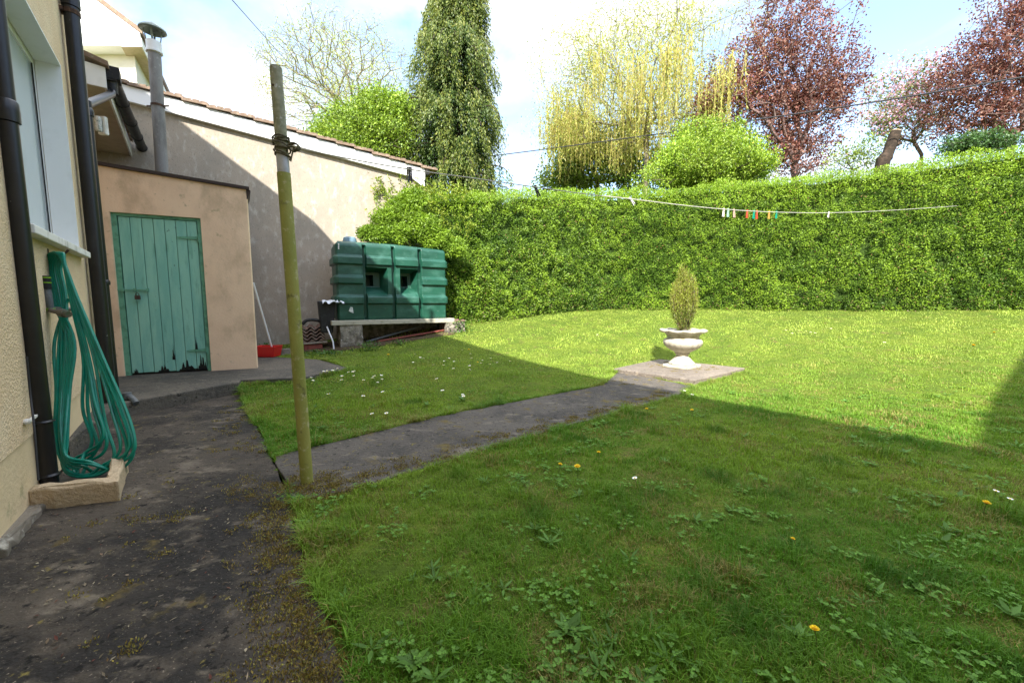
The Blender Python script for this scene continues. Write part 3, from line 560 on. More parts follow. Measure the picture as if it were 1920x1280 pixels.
MB().tube([NW(NT1+.05, -.12, vz(NT1)+.17), NW(NT1+.05, 4.4, vz(NT1)+.17)], .055, 12).build('gutter', M['gutter'], nb, smooth=True)
# ---------------------------------------------------------------- shed
sh = empty('shed', SHED_FR, 'small cream rendered lean-to shed with flat roof edge and weathered green door', 'shed')
fl_, fr_ = SHED_FL+UZ*.13, SHED_FR+UZ*.13; sw = unit((fr_-fl_)[None])[0]; sb = np.array([-sw[1], sw[0], 0]); SLn = np.linalg.norm(fr_-fl_)
zl = Dp(197, 312, fl_[1])[2]; zr = Dp(470, 356, fr_[1])[2]
def onshed(px, py, bk=0.):
    r = ray(px, py); k = (sb@fl_+bk-sb@C0)/(sb@r); return C0+r*k
dTL, dTR, dBR, dBL = onshed(207, 400), onshed(375, 406), onshed(397, 693), onshed(232, 705)
d0 = (sw@(dBL-fl_)+sw@(dTL-fl_))/2; d1 = (sw@(dBR-fl_)+sw@(dTR-fl_))/2; dz = (dTL[2]+dTR[2])/2
def SP_(s, bk, z): return fl_*[1, 1, 0]+sw*s+sb*bk+UZ*z
def zt(s): return zl+(zr-zl)*s/SLn
b = MB(); th = .12
b.extr([SP_(-.18, 0, 0), SP_(d0, 0, 0), SP_(d0, 0, dz), SP_(-.18, 0, dz)], sb*th); b.extr([SP_(d1, 0, 0), SP_(SLn, 0, 0), SP_(SLn, 0, dz), SP_(d1, 0, dz)], sb*th)
b.extr([SP_(-.18, 0, dz), SP_(SLn, 0, dz), SP_(SLn, 0, zt(SLn)), SP_(-.18, 0, zt(-.18))], sb*th)
side = unit((fr_*[1, 1, 0])[None])[0]; side = unit((side*[1, 1, 0]+np.array([-.03, 0, 0]))[None])[0]
b.extr([SP_(SLn, th, 0), SP_(SLn, th, 0)+side*2.3, SP_(SLn, th, zr)+side*2.3, SP_(SLn, th, zr)], -sw*.1)
b.build('wall', M['shed_wall'], sh)
b = MB(); b.extr([SP_(-.2, -.03, zt(-.2)+.003), SP_(SLn+.04, -.03, zt(SLn+.04)+.003), SP_(SLn+.04, -.03, zt(SLn+.04)+.04), SP_(-.2, -.03, zt(-.2)+.04)], side*2.4+UZ*.10)
b.extr([SP_(SLn+.003, .0, zr-.12), SP_(SLn+.05, .0, zr-.03), SP_(SLn+.05, .0, zr+.0), SP_(SLn+.003, .0, zr+.0)], side*.6); b.build('roof', M['dark_board'], sh)
# door, frame
b = MB(); fwd = .05; rc = .03
b.box(SP_(d0, rc, .13), sw*fwd, sb*.07, UZ*(dz-.13)); b.box(SP_(d1-fwd*.9, rc, .13), sw*fwd*.9, sb*.07, UZ*(dz-.13)); b.box(SP_(d0+fwd, rc, dz-.035), sw*(d1-d0-fwd*1.9), sb*.07, UZ*.035)
b.build('door_frame', M['door_trim'], sh)
db = MB(); a0 = d0+fwd+.006; a1 = d1-fwd*.9-.006; npk = 7; pwid = (a1-a0)/npk
for k in range(npk):
    s0 = a0+k*pwid; bk = rc+.012+random.uniform(0, .004); zb = .145+random.uniform(0, .012)
    db.box(SP_(s0+.003, bk, zb), sw*(pwid-.006), sb*.03, UZ*(dz-.04-zb))
db.box(SP_(a0, rc+.05, .16), sw*(a1-a0), sb*.02, UZ*(dz-.21))
door = db.build('door', M['door'], sh, bevel=.003)
b = MB()                                                                     # rot at the foot of the boards: ragged dark patches
def rot(s, z, w_, h_):
    pts = []; n_ = 26; ph_ = random.uniform(0, 9)
    for i in range(n_+1): pts.append((s+w_*i/n_, z))
    for i in range(n_, -1, -1): pts.append((s+w_*i/n_, z+h_*(.15+.55*(.5+.5*math.sin(ph_+i*.9))+.3*random.random())*max(.05, 1-(abs(i/n_-.5)*2)**1.5)))
    b = MB(); b.extr([SP_(x_, rc+.0085, max(z_, z)) for x_, z_ in pts], sb*.004); b.build('rotten_edge', M['door_rot'], door)
rot(a1-.30, .15, .16, .17); rot(a1-.10, .15, .1, .26); rot(a0+.02, .15, .05, .08); rot(a0+.26, .15, .12, .11); rot(a0+.5, .15, .2, .06); rot(a1-.36, .30, .03, .22); rot(a1-.115, .42, .03, .2)

def hinge(pt, pw_, name='hinge'):
    s1 = sw@(pt-fl_); z_ = pt[2]; b = MB()
    b.extr([SP_(d1-.02, rc-.004, z_-.022), SP_(d1-.02, rc-.004, z_+.022), SP_(s1, rc-.004, z_+.010), SP_(s1-.02, rc-.004, z_), SP_(s1, rc-.004, z_-.010)], sb*.006)
    b.box(SP_(d1-.035, rc-.010, z_-.07), sw*.035, sb*.012, UZ*.14); b.tube([SP_(d1-.04, rc-.012, z_-.05), SP_(d1-.04, rc-.012, z_+.05)], .009, 8); b.build(name, M['door_trim'], door)
hinge(onshed(333, 444), .3); hinge(onshed(352, 658), .3)
p0 = onshed(220, 543); p1 = onshed(276, 544); zb = p0[2]; s0 = sw@(p0-fl_); s1 = sw@(p1-fl_)
b = MB(); b.box(SP_(s0-.02, rc-.012, zb-.007), sw*(s1-s0+.03), sb*.012, UZ*.014)
for q in (.15, .55, .98): b.box(SP_(s0+(s1-s0)*q-.012, rc-.016, zb-.02), sw*.024, sb*.026, UZ*.04)
bolt = b.build('bolt', M['door_trim'], door)
lk = onshed(258, 556); s_ = sw@(lk-fl_); b = MB(); b.box(SP_(s_-.026, rc-.045, lk[2]-.035), sw*.052, sb*.022, UZ*.048)
b.tube([SP_(s_-.015, rc-.034, lk[2]+.01), SP_(s_-.015, rc-.034, lk[2]+.035), SP_(s_, rc-.034, lk[2]+.046), SP_(s_+.015, rc-.034, lk[2]+.035), SP_(s_+.015, rc-.034, lk[2]+.01)], .004, 8)
pk = b.build('padlock', M['lock'], smooth=False, bevel=.003); tag(pk, 'small dark padlock hanging from the bolt of the green shed door', 'padlock')
# flue
fq = Dp(304, 330, 6.0); fb = np.array([fq[0], 6.0, zr+.02]); zf = Dp(289, 92, 6.0)[2]; fr0 = .074
flu = empty('flue_pipe', fb, 'tall grey cylindrical flue with conical metal cowl rising behind the shed roof', 'flue')
ftop = np.array([Dp(289, 92, 6.0)[0], 6.0, zf]); MB().tube([fb, fb+(ftop-fb)*.5, ftop], [fr0, fr0*.99, fr0*.98], 28).build('pipe', M['flue'], flu, smooth=True)
b = MB(); b.lathe(ftop-UZ*.06, [(fr0+.004, 0), (fr0+.02, .005), (fr0+.02, .03), (fr0+.012, .035), (fr0+.012, .15), (fr0-.01, .16)], 28); b.build('collar', M['white_paint'], flu, smooth=True)
b = MB(); b.lathe(ftop+UZ*.245, [(.02, .05), (.135, -.02), (.155, -.01), (.150, .010), (.085, .06), (.035, .075), (.015, .10)], 28); b.build('cowl', M['metal_green'], flu, smooth=True)
b = MB()
for k in range(4):
    a = k*math.pi/2+.4; o = np.array([math.cos(a), math.sin(a), 0]); b = MB(); b.box(ftop+o*(fr0-.005)+UZ*.08, np.array([-o[1], o[0], 0])*.022, o*.006, o*.03+UZ*.19); b.build('strut', M['metal_green'], flu)
sz = Dp(300, 199, 6.0)[2]; sc_ = fb+(ftop-fb)*((sz-fb[2])/(ftop[2]-fb[2])); b = MB(); b.lathe(sc_-UZ*.012, [(fr0+.001, 0), (fr0+.006, 0), (fr0+.006, .028), (fr0+.001, .028)], 28); b.box(sc_+np.array([-.16, -.0, -.01]), [.32, 0, 0], [0, .006, 0], [0, 0, .022]); b.build('strap', M['rust'], flu)
# ---------------------------------------------------------------- white house behind, far left
wh = empty('white_house', Dp(240, 400, 13)*[1, 1, 0], 'tall sunlit white house with boarded eaves behind the extension', 'house')
q0 = Dp(262, 62, 11.0); q1 = Dp(182, 2, 11.0)
gd = np.array([-.80, -.60, 0]); gd = unit((q1-q0)[None]*[1, 1, 0])[0]; dd = np.array([-.52, .854, 0])
top = q0+(q1-q0)*3.2; zlow = Dp(262, 86, 11.0)[2]; zlow2 = zlow
b = MB(); b.extr([q0, top, top*[1, 1, 0]+UZ*zlow2, q0*[1, 1, 0]+UZ*zlow], dd*.45); b.build('gable', M['white_paint'], wh)
b = MB(); wq = q0+dd*.45-unit((q0-q1)[None]*[1, 1, 0])[0]*.28; b.extr([wq*[1, 1, 0]+UZ*1, wq*[1, 1, 0]+gd*5+UZ*1, wq*[1, 1, 0]+gd*5+UZ*(zlow+.1), wq*[1, 1, 0]+UZ*(zlow+.1)], dd*5); b.build('wall', M['cream_wall'], wh)
b = MB(); b.box(q0*[1, 1, 0]+UZ*(zlow-.03), gd*.5, dd*6.5, UZ*.03); b.build('soffit', M['soffit'], wh)
b = MB(); b.box(q0*[1, 1, 0]-gd*.03+UZ*(zlow-.02), gd*.03, dd*6.5, UZ*.2); b.build('fascia', M['grimy_white'], wh)
b = MB(); sv = (q1-q0); b.extr([q0-sv*.06+UZ*.02, q0+sv*3.2+UZ*.02, q0+sv*3.2+UZ*.14, q0-sv*.06+UZ*.14], dd*7-UZ*.0); b.build('roof', M['roof_tile'], wh)
wp_ = Dp(172, 95, wq[1]+.2); r_ = ray(178, 92); k_ = (np.cross(gd, UZ)@(wq-C0))/(np.cross(gd, UZ)@r_); wc = C0+r_*k_; fn = -np.cross(gd, UZ); fn = fn if fn@dd < 0 else -fn
b = MB(); b.box(wc-gd*.45-UZ*.12+fn*.004, gd*.95, fn*.03, UZ*.34); wfr = b.build('window', M['grimy_white'], wh)
b = MB()
for k in range(2): b.box(wc-gd*.40-UZ*.08+fn*.034+gd*.45*k, gd*.4, fn*.004, UZ*.26)
b.build('pane', M['glass'], wfr)
# ---------------------------------------------------------------- heating oil tank on its slab
TL, TD, TZ0 = 2.10, .80, .70; TH = 1.46
T0 = Dp(634, 600, 7.5)*[1, 1, 0]
def TP_(t, b_, z): return T0+WD*t+WB*b_+UZ*z
tk = empty('oil_tank', TP_(TL/2, 0, TZ0), 'large ribbed dark green plastic oil tank with two square recesses', 'oil tank')
groove = [.50, 1.03, 1.555]
def disp(side, s, z):
    zz = z; d = 0.
    def band(lo, hi): 
        return max(0, min(1, (zz-lo)/.012, (hi-zz)/.045))*.045
    bands = [(.30, .475), (.67, .84), (1.03, 1.21)]
    if side in ('L', 'R'):
        for lo, hi in bands: d = max(d, band(lo, hi))
        return d
    mid = groove[0] < s < groove[2]
    for i, (lo, hi) in enumerate(bands):
        if mid and i == 1: continue
        d = max(d, band(lo, hi))
    for g in groove:
        a = abs(s-g); 
        if zz > .0: d -= max(0, min(1, (.036-a)/.012))*(d+.075)*(1 if zz < 1.36 else max(0, (1.46-zz)/.1))
    for (s0, s1, s_hole) in ((.515, .92, (.55, .70)), (1.16, 1.54, (1.21, 1.37))):
        if .46 < zz < 1.0 and s0 < s < s1:
            e_ = min((s-s0)/.04, (s1-s)/.10, (zz-.47)/.16, (.99-zz)/.07); e_ = max(0, min(1, e_)); dp = -.30*e_
            if s_hole[0] < s < s_hole[1] and   .65 < zz < .86: dp = -.62
            d = min(d, dp)
    return d
# perimeter samples: front left->right, right side, back, left side
per = []
for s in np.linspace(.035, TL-.035, 236): per.append(('F', s, np.array([s, 0.]), np.array([0, -1.])))
for a in np.linspace(-80, -10, 5): c_, s_ = math.cos(math.radians(a)), math.sin(math.radians(a)); per.append(('R', 0, np.array([TL-.035+.035*c_, .035+.035*s_]), np.array([c_, s_])))
for s in np.linspace(.035, TD-.035, 20): per.append(('R', s, np.array([TL, s]), np.array([1., 0])))
for s in np.linspace(TL-.035, .035, 20): per.append(('L', s, np.array([s, TD]), np.array([0, 1.])))
for s in np.linspace(TD-.035, .12, 20): per.append(('L', s, np.array([0, s]), np.array([-1., 0])))
for a in np.linspace(190, 260, 8): c_, s_ = math.cos(math.radians(a)), math.sin(math.radians(a)); per.append(('L', 0, np.array([.10+.10*c_, .12+.12*s_]), np.array([c_, s_])))
zs_ = np.concatenate([[0, .015], np.linspace(.03, 1.36, 130), 1.36+.10*np.sin(np.linspace(.15, 1.57, 9))]); V = []
for z in zs_:
    top = max(0, (z-1.36)/.10); ins = .10*(1-math.sqrt(max(0, 1-top**2)))
    if z < .03: ins = .012
    for side_, s, p, n_ in per:
        d = disp(side_, s, z)*(1 if z < 1.40 else .3)-ins
        slope = .05*max(0, (p[0]-1.05))/1.05*(z/1.46)**6                      # top falls away to the right
        q = p+n_*d; V.append(TP_(q[0], q[1], TZ0+z-slope))
n_ = len(per); R_ = len(zs_); F_ = [(i*n_+j, i*n_+(j+1) % n_, (i+1)*n_+(j+1) % n_, (i+1)*n_+j) for i in range(R_-1) for j in range(n_)]
F_ += [tuple(range(n_))[::-1], tuple((R_-1)*n_+j for j in range(n_))]
b = MB(); b.v = [tuple(p) for p in V]; b.f = F_; b.build('tank_body', M['tank'], tk, smooth=True, angle=50)
b = MB(); cpq = TP_(.30, .35, TZ0+TH-.01); b.lathe(cpq, [(.13, 0), (.13, .06), (.12, .065), (.12, .10), (.10, .125), (.03, .13)], 28); b.build('filler_cap', M['cap'], tk, smooth=True)
b = MB(); 
for (px, py, w_, h_) in ((617, 452, .03, .10),):
    q = TP_(.05, -.012, TZ0+TH-.16); b.box(q, WD*.02, WB*.01, UZ*.10)
b.build('level_gauge', M['label_white'], tk)
b = MB(); b.extr([TP_(.19, -.008, TZ0+.17), TP_(.27, -.008, TZ0+.13), TP_(.26, -.008, TZ0+.24), TP_(.22, -.008, TZ0+.25)], WB*.006); b.build('sticker', M['label_white'], tk)
tag(MB().prism(jit([TP_(-.12, -.08, 0), TP_(TL+.16, -.05, 0), TP_(TL+.16, TD+.1, 0), TP_(-.12, TD+.1, 0)], .15, .004), TZ0-.088, TZ0-.002).build('support_slab', M['slab_cream'], bevel=.008), 'pale concrete slab carrying the green oil tank on two blocks', 'slab')
def block(t0, t1, b0, b1, z0, z1, label, g='rough blocks holding up the oil tank slab'):
    b = MB(); n1 = 8; vs = []
    rows = np.linspace(z0, z1, 7); poly = [(t0, b0), (t1, b0), (t1, b1), (t0, b1)]
    outl = jit(poly, .06, .012); m_ = len(outl); fs = []
    for i, z in enumerate(rows):
        for (t, bb) in outl: vs.append(TP_(t+random.uniform(-.008, .008), bb+random.uniform(-.012, .008), z))
    for i in range(6):
        for j in range(m_): fs.append((i*m_+j, i*m_+(j+1) % m_, (i+1)*m_+(j+1) % m_, (i+1)*m_+j))
    fs.append(tuple(6*m_+j for j in range(m_))); b.add(vs, fs); o = b.build('support_block', M['block']); tag(o, label, 'block', g)
zg = lambda t, b_=0: float(TZ(*(TP_(t, b_, 0)[:2])))
block(.02, .40, -.06, .55, zg(.2)-.06, TZ0-.09, 'tall rough concrete block under the left end of the tank slab')
block(TL-.02, TL+.36, -.10, .4, zg(TL)-.1, TZ0-.09, 'low square concrete block under the right end of the tank slab')
tag(MB().box(TP_(.4, .62, 0), WD*(TL-.4), WB*.1, UZ*(TZ0-.09)).build('back_support', M['block']), 'dark concrete support wall at the back under the tank slab', 'block', 'rough blocks holding up the oil tank slab')
# stone rubbish on the right block
b = MB()
for k in range(5):
    t_ = TL+.04+.06*k; b.box(TP_(t_, -.04+random.uniform(-.02, .02), TZ0-.09+.0), WD*.16+UZ*random.uniform(-.0, .05), WB*.12, UZ*.025)
tag(b.build('broken_slates', M['pantile']), 'broken brown slates lying on the right tank block', 'slates')
# black box, crumpled white sheet and white pipe beside the tank
bx = TP_(-.34, .06, 0); b = MB(); b.extr([bx+UZ*.48-WD*.0+WD*.05, bx+WD*.25+UZ*.46, bx+WD*.32+UZ*1.03, bx+UZ*1.06+WD*.02], WB*.30)
tag(b.build('plastic_bin', M['black_plastic'], bevel=.02), 'black plastic box hanging at the left end of the oil tank', 'box')
b = MB(); c = TP_(-.05, -.05, 1.05); nu, nv = 14, 8; vs = [c+WD*(u_/(nu-1)*.36-.2)+WB*(v_/(nv-1)*.18-.02)+UZ*(random.uniform(-.02, .035)-.08*max(0, .3-v_/(nv-1))) for v_ in range(nv) for u_ in range(nu)]
vs += [p-UZ*.004 for p in vs]; K = nu*nv; fs = []
for v_ in range(nv-1):
    for u_ in range(nu-1): i = v_*nu+u_; fs += [(i, i+1, i+nu+1, i+nu), (K+i, K+i+nu, K+i+nu+1, K+i+1)]
b.add(vs, fs); tag(b.build('plastic_sheet', M['white_plastic']), 'crumpled pale plastic sheet on top of the black box', 'sheet')
wpx = [Dp(613, 612, 7.45), Dp(618, 625, 7.4), Dp(624, 640, 7.38), Dp(626, 655, 7.36)]
tag(MB().tube(spline(wpx, 5), .013, 8).build('water_pipe', M['white_plastic'], smooth=True), 'short curved white pipe running down to the ground left of the tank', 'pipe')
b = MB(); b.tube([TP_(.50, .12, zg(.5)+.05), TP_(1.72, .35, zg(1.7)+.19)], .022, 10)
tag(b.build('loose_pipe', M['grey_plastic'], smooth=True), 'long grey pipe lying under the oil tank slab', 'pipe')
b = MB()
for k in range(3): b.box(TP_(.7+.3*k, -.02+.05*k, zg(1+.3*k)+.0), WD*.95+UZ*.12, WB*.09, UZ*.02)
tag(b.build('loose_board', M['brick']), 'rotting reddish boards on the earth under the oil tank slab', 'boards')
tag(MB().prism(jit([TP_(.3, -.28, 0), TP_(TL+.1, -.22, 0), TP_(TL+.1, .8, 0), TP_(-.4, .8, 0), TP_(-.9, .3, 0), TP_(-.5, -.1, 0)], .1, .04), -.05, lambda p: float(TZ(p[0], p[1]))+.012).build('bare_earth', M['soil'], loc=(0, 0, 0)), kind='structure')
# ---------------------------------------------------------------- tile stack
tsb = G(585, 650, .14); tsb = Dp(588, 648, 7.35); ty = tsb[1]; zt0 = float(TZ(tsb[0], ty))
tag(MB().box(Dp(571, 655, 7.35)*[1, 1, 0]+UZ*(zt0-.02), WD*.30, WB*.22, UZ*.13).build('brick', M['brick'], bevel=.006), 'red brick under the stack of curved roof tiles', 'brick')
tag(MB().box(Dp(567, 655, 7.30)*[1, 1, 0]+UZ*(zt0+.112), WD*.42+UZ*.02, WB*.16, UZ*.03).build('plank', M['wood_grey'], bevel=.004), 'short grey plank between the brick and the roof tiles', 'plank')
for k in range(5):
    b = MB(); z = zt0+.15+k*.065; c = Dp(568, 655, 7.32)*[1, 1, 0]+UZ*z+WD*random.uniform(-.01, .01); vs = []; nn = 36
    for j in range(nn+1):
        s = j/nn*.38; h = .028*math.cos(j/nn*2*math.pi*2.5); vs += [c+WD*s+UZ*(h+.02), c+WD*s+WB*.34+UZ*(h+.035), c+WD*s+UZ*(h+.002), c+WD*s+WB*.34+UZ*(h+.017)]
    fs = []
    for j in range(nn): i = 4*j; fs += [(i, i+4, i+5, i+1), (i+2, i+3, i+7, i+6), (i, i+2, i+6, i+4), (i+1, i+5, i+7, i+3)]
    fs += [(0, 1, 3, 2), (4*nn, 4*nn+2, 4*nn+3, 4*nn+1)]; b.add(vs, fs); o = b.build('roof_tile', M['pantile'], smooth=True)
    tag(o, 'curved brown roof tile in the stack by the grey wall, '+['bottom one', 'second from the bottom', 'middle one', 'second from the top', 'topmost one'][k], 'tile', 'curved roof tiles stacked by the wall')
b = MB(); c = Dp(566, 604, 7.35); b.tube(spline([c+UZ*-.04, c+WD*.08+UZ*.03, c+WD*.2+UZ*.04, c+WD*.34+UZ*.0], 5), [.03]*16, 10); tag(b.build('ridge_tile', M['gutter'], smooth=True), 'black rounded tile lying on top of the roof tile stack', 'tile')
# mossy low stones along the wall foot
for k, (px, py, w_, h_) in enumerate([(500, 672, .22, .10), (532, 664, .26, .13), (556, 650, .12, .22), (548, 668, .2, .10)]):
    c = Dp(px, py, 6.9+.1*k)*[1, 1, 0]; c[2] = float(TZ(c[0], c[1]))-.03; b = MB(); pl = [(c+WD*math.cos(a)*w_*.6*random.uniform(.85, 1.1)+WB*math.sin(a)*w_*.45) for a in np.linspace(0, 5.6, 8)]
    b.prism(pl, c[2], lambda p: c[2]+h_+random.uniform(-.02, .01)); tag(b.build('mossy_stone', M['concrete_old'], bevel=.015), ['mossy stone beside the red dustpan', 'broad mossy stone between the dustpan and the roof tiles', 'upright narrow stone left of the roof tiles', 'flat mossy stone in front of the roof tiles'][k], 'stone', 'mossy stones at the foot of the wall')
# long-handled red dustpan
rp = Dp(503, 668, 6.75); rp[2] = .135
dp = empty('dustpan', rp, 'red plastic dustpan with long white handle leaning on the shed corner', 'dustpan')
b = MB(); A = np.array([-.175, -.10, 0]); vs = []; 
def ring_(w_, d_, z): return [rp+[-w_, -d_, z], rp+[w_, -d_, z], rp+[w_, d_, z], rp+[-w_, d_, z]]
vs = ring_(.150, .10, .0)+ring_(.178, .125, .16)+ring_(.182, .13, .16)+ring_(.182, .13, .175)+ring_(.168, .115, .175)+ring_(.142, .09, .012)
fs = [(3, 2, 1, 0)]
for r_ in range(5):
    for j in range(4): fs.append((r_*4+j, r_*4+(j+1) % 4, r_*4+4+(j+1) % 4, r_*4+4+j))
fs.append((20, 21, 22, 23)); b.add(vs, fs); b.build('pan', M['red'], dp, bevel=.008)
h1 = Dp(475, 530, 6.3); h0 = rp+[.09, 0, .06]; MB().tube([h0, h1], .013, 12).build('handle', M['white_plastic'], dp, smooth=True)
# ---------------------------------------------------------------- clothes pole, line, pegs, wires
pb0 = G(576, 908); pt0 = Dp(517, 126, pb0[1]); ax_ = pt0-pb0; zf_ = lambda py: (np.array([0, 0, 0])+pb0+ax_*((Dp(546, py, pb0[1])[2]-pb0[2])/(ax_[2])))
pole = empty('clothes_pole', pb0, 'tall slightly leaning yellow green metal clothes line pole on the path', 'pole')
MB().tube([pb0-ax_*.01, zf_(325)], .033, 28).build('lower_tube', M['pole'], pole, smooth=True)
MB().tube([zf_(325), zf_(292)], .030, 28).build('bare_band', M['pole_bare'], pole, smooth=True)
b = MB(); b.tube([zf_(292), zf_(128), pt0], [.030, .029, .0275], 28, cap=True); b.build('upper_tube', M['pole_top'], pole, smooth=True, angle=50)
q = zf_(165)+np.array([-.006, -.031, 0]); b = MB(); b.tube([q, q+[0, .01, 0]], .006, 10); b.build('rivet', M['rust'], pole)
b = MB(); cw = zf_(293); cu = zf_(260); n_ = 9; pts = []
for i in range(n_*14):
    f_ = i/(n_*14-1); a = i/14*2*math.pi; c = cw+(cu-cw)*(.5+.5*math.sin(f_*9.5))*1.0; tilt = .010*math.cos(a+f_*5); r_ = .034+.006*random.random()+.004*math.sin(f_*7); pts.append(c+np.array([r_*math.cos(a), r_*math.sin(a), tilt]))
b.tube(pts, .0042, 7)
kn = Dp(552, 276, pb0[1])
for i in range(4):
    a0 = random.uniform(0, 6.28); pk_ = [kn+np.array([.028*math.cos(a0+t_)-.004, .012*math.sin(t_*1.3), .020*math.sin(a0+t_)]) for t_ in np.linspace(0, 6.3, 16)]; b.tube(pk_, .0042, 7)
b.tube(spline([cw+[.03, -.01, .02], kn+[-.03, -.01, 0], kn], 4), .004, 7); b.tube(spline([kn, kn+[-.012, 0, -.03], Dp(545, 303, pb0[1])], 4), .004, 7)
rope = b.build('rope_lashing', M['rope'], smooth=True); tag(rope, 'old brown rope wound and knotted round the clothes pole', 'rope')
LA = kn; LB = Dp(1782, 388, 8.75); hv_ = unit(((LB-LA)*[1, 1, 0])[None])[0]; pn = np.array([-hv_[1], hv_[0], 0])
def online(px, py): r = ray(px, py); return C0+r*(pn@(LA-C0))/(pn@r)
lpx = [(552, 276), (640, 295), (770, 318), (900, 336), (1005, 351), (1100, 364), (1183, 373), (1290, 386), (1380, 394), (1460, 398), (1555, 399), (1660, 395), (1782, 387), (1850, 382)]
lpts = spline([online(*q) for q in lpx], 6)
cl = MB().tube(lpts, .0036, 6).build('washing_line', M['line'], smooth=True); tag(cl, 'thin washing line stretched from the pole across to the hedge', 'washing line')
pegcol = {'navy': (.012, .018, .06), 'grey': (.05, .055, .06), 'white': (.62, .62, .60), 'pale': (.62, .56, .48), 'mint': (.30, .52, .38), 'pink': (.62, .40, .32), 'red': (.55, .07, .03), 'teal': (.0, .25, .15), 'orange': (.60, .28, .06), 'brown': (.12, .10, .06)}
for k_, v_ in pegcol.items(): M['peg_'+k_] = mat('peg_'+k_, [v_], .45)
M['spring'] = mat('peg_spring', [(.4, .4, .4)], .4, metal=.8)
pegs = [(766, 318, 'brown', 0, .9, 'brown peg nearest the pole, just behind the navy one'), (770, 318, 'navy', 3, 1.05, 'navy blue peg near the pole in front of the bargeboard'), (1005, 351, 'grey', -28, 1, 'dark grey peg tilted on the line above the hedge notch'), (1183, 373, 'white', -50, .9, 'single white peg lying nearly flat along the line'),
        (1358, 393, 'pale', 3, 1, 'cream peg at the left end of the cluster'), (1366, 393.5, 'mint', -4, 1, 'pale mint green peg second from the left of the cluster'), (1377, 394.5, 'pink', -12, 1, 'pale pink peg right of the mint green one'), (1402, 396, 'red', 0, 1, 'red orange peg in the middle of the cluster'),
        (1415, 396.5, 'teal', 4, 1.08, 'teal green peg right beside a red one in the cluster'), (1420, 396.7, 'red', -4, 1.1, 'red peg pressed against the teal one'), (1443, 398, 'orange', -2, 1, 'orange yellow peg near the right end of the cluster'), (1457, 398, 'teal', 2, 1, 'teal green peg at the right end of the cluster'), (1555, 399, 'pale', 12, .9, 'lone pale peg farthest along the line before the hedge')]
for px, py, cn, tilt, s_, lab in pegs:
    c = online(px, py); t = empty('clothes_peg', c, lab, 'clothes peg', 'clothes pegs on the washing line'); a = math.radians(tilt); L_ = .088*s_
    dn = np.array([math.sin(-a)*hv_[0], math.sin(-a)*hv_[1], -math.cos(a)]); sd_ = hv_*math.cos(a)+UZ*math.sin(-a)*-1; sd_ = unit((hv_-dn*(hv_@dn))[None])[0]
    for sg in (-1, 1):
        o0 = c-dn*.016; e0 = c+dn*(L_-.016)
        MB().extr([o0+sd_*sg*.0015, o0+sd_*sg*.0075, c+dn*.02+sd_*sg*.0095, e0+sd_*sg*.014, e0+sd_*sg*.008, c+dn*.02+sd_*sg*.002], pn*.011).build('arm', M['peg_'+cn], t)
    MB().tube([c+dn*.022-pn*.002, c+dn*.022+pn*.013], .004, 8).build('spring', M['spring'], t)
tag(MB().tube(spline([Dp(700, 318, 25), Dp(935, 291, 19), Dp(1252, 249, 15.5), Dp(1400, 227, 14), Dp(1650, 190, 12), Dp(2000, 131, 10)], 6), .019, 6).build('overhead_cable', M['wire'], smooth=True), 'black overhead cable sloping across the sky above the hedge', 'cable')
tag(MB().tube([Dp(410, -30, 9), Dp(435, 0, 11), Dp(520, 96, 20), Dp(600, 180, 30)], .011, 6).build('overhead_wire', M['wire']), 'thin wire slanting across the sky above the clothes pole', 'wire')
# ---------------------------------------------------------------- stone urn and its conifer
ub = G(1278, 688, .066); urn = empty('garden_urn', ub, 'white weathered stone urn with scalloped rim standing on the square slab', 'urn')
b = MB(); ua = math.radians(40); e1_, e2_ = np.array([math.cos(ua), math.sin(ua), 0]), np.array([-math.sin(ua), math.cos(ua), 0])
b.box(ub-e1_*.20-e2_*.20, e1_*.40, e2_*.40, UZ*.045); b.build('foot_plate', M['urn'], urn, bevel=.01)
prof = [(.185, .047), (.19, .055), (.18, .075), (.15, .10), (.115, .14), (.088, .17), (.082, .19), (.10, .20), (.108, .21), (.10, .22), (.12, .235), (.17, .262), (.225, .30), (.258, .335), (.272, .37), (.272, .40), (.255, .422), (.228, .432), (.222, .455), (.232, .49), (.262, .515), (.315, .53), (.332, .545), (.330, .562), (.305, .570), (.282, .560), (.262, .53), (.24, .49), (.02, .49)]
def ufn(r, z, a):
    if .525 < z < .575 and r > .29: r = r*(1+.028*math.cos(a*10)); z = z+.006*math.cos(a*10)
    elif .24 < z < .425 and r > .1: r = r*(1+.022*abs(math.sin(a*9))*math.sin((z-.24)/.185*math.pi))
    return r, z
b = MB(); b.lathe(ub, prof, 120, ufn); b.build('bowl', M['urn'], urn, smooth=True, angle=60)
b = MB(); b.lathe(ub+UZ*.488, [(.0, .004), (.24, .004), (.245, .012), (.1, .03), (.0, .035)], 32); b.build('compost', M['soil'], urn)
n_ = 34; cp_ = ub+UZ*.50; plant = empty('potted_conifer', cp_, 'narrow upright olive brown dwarf conifer growing in the stone urn', 'conifer')
b = MB(); P_, A_, cc_ = [], [], []
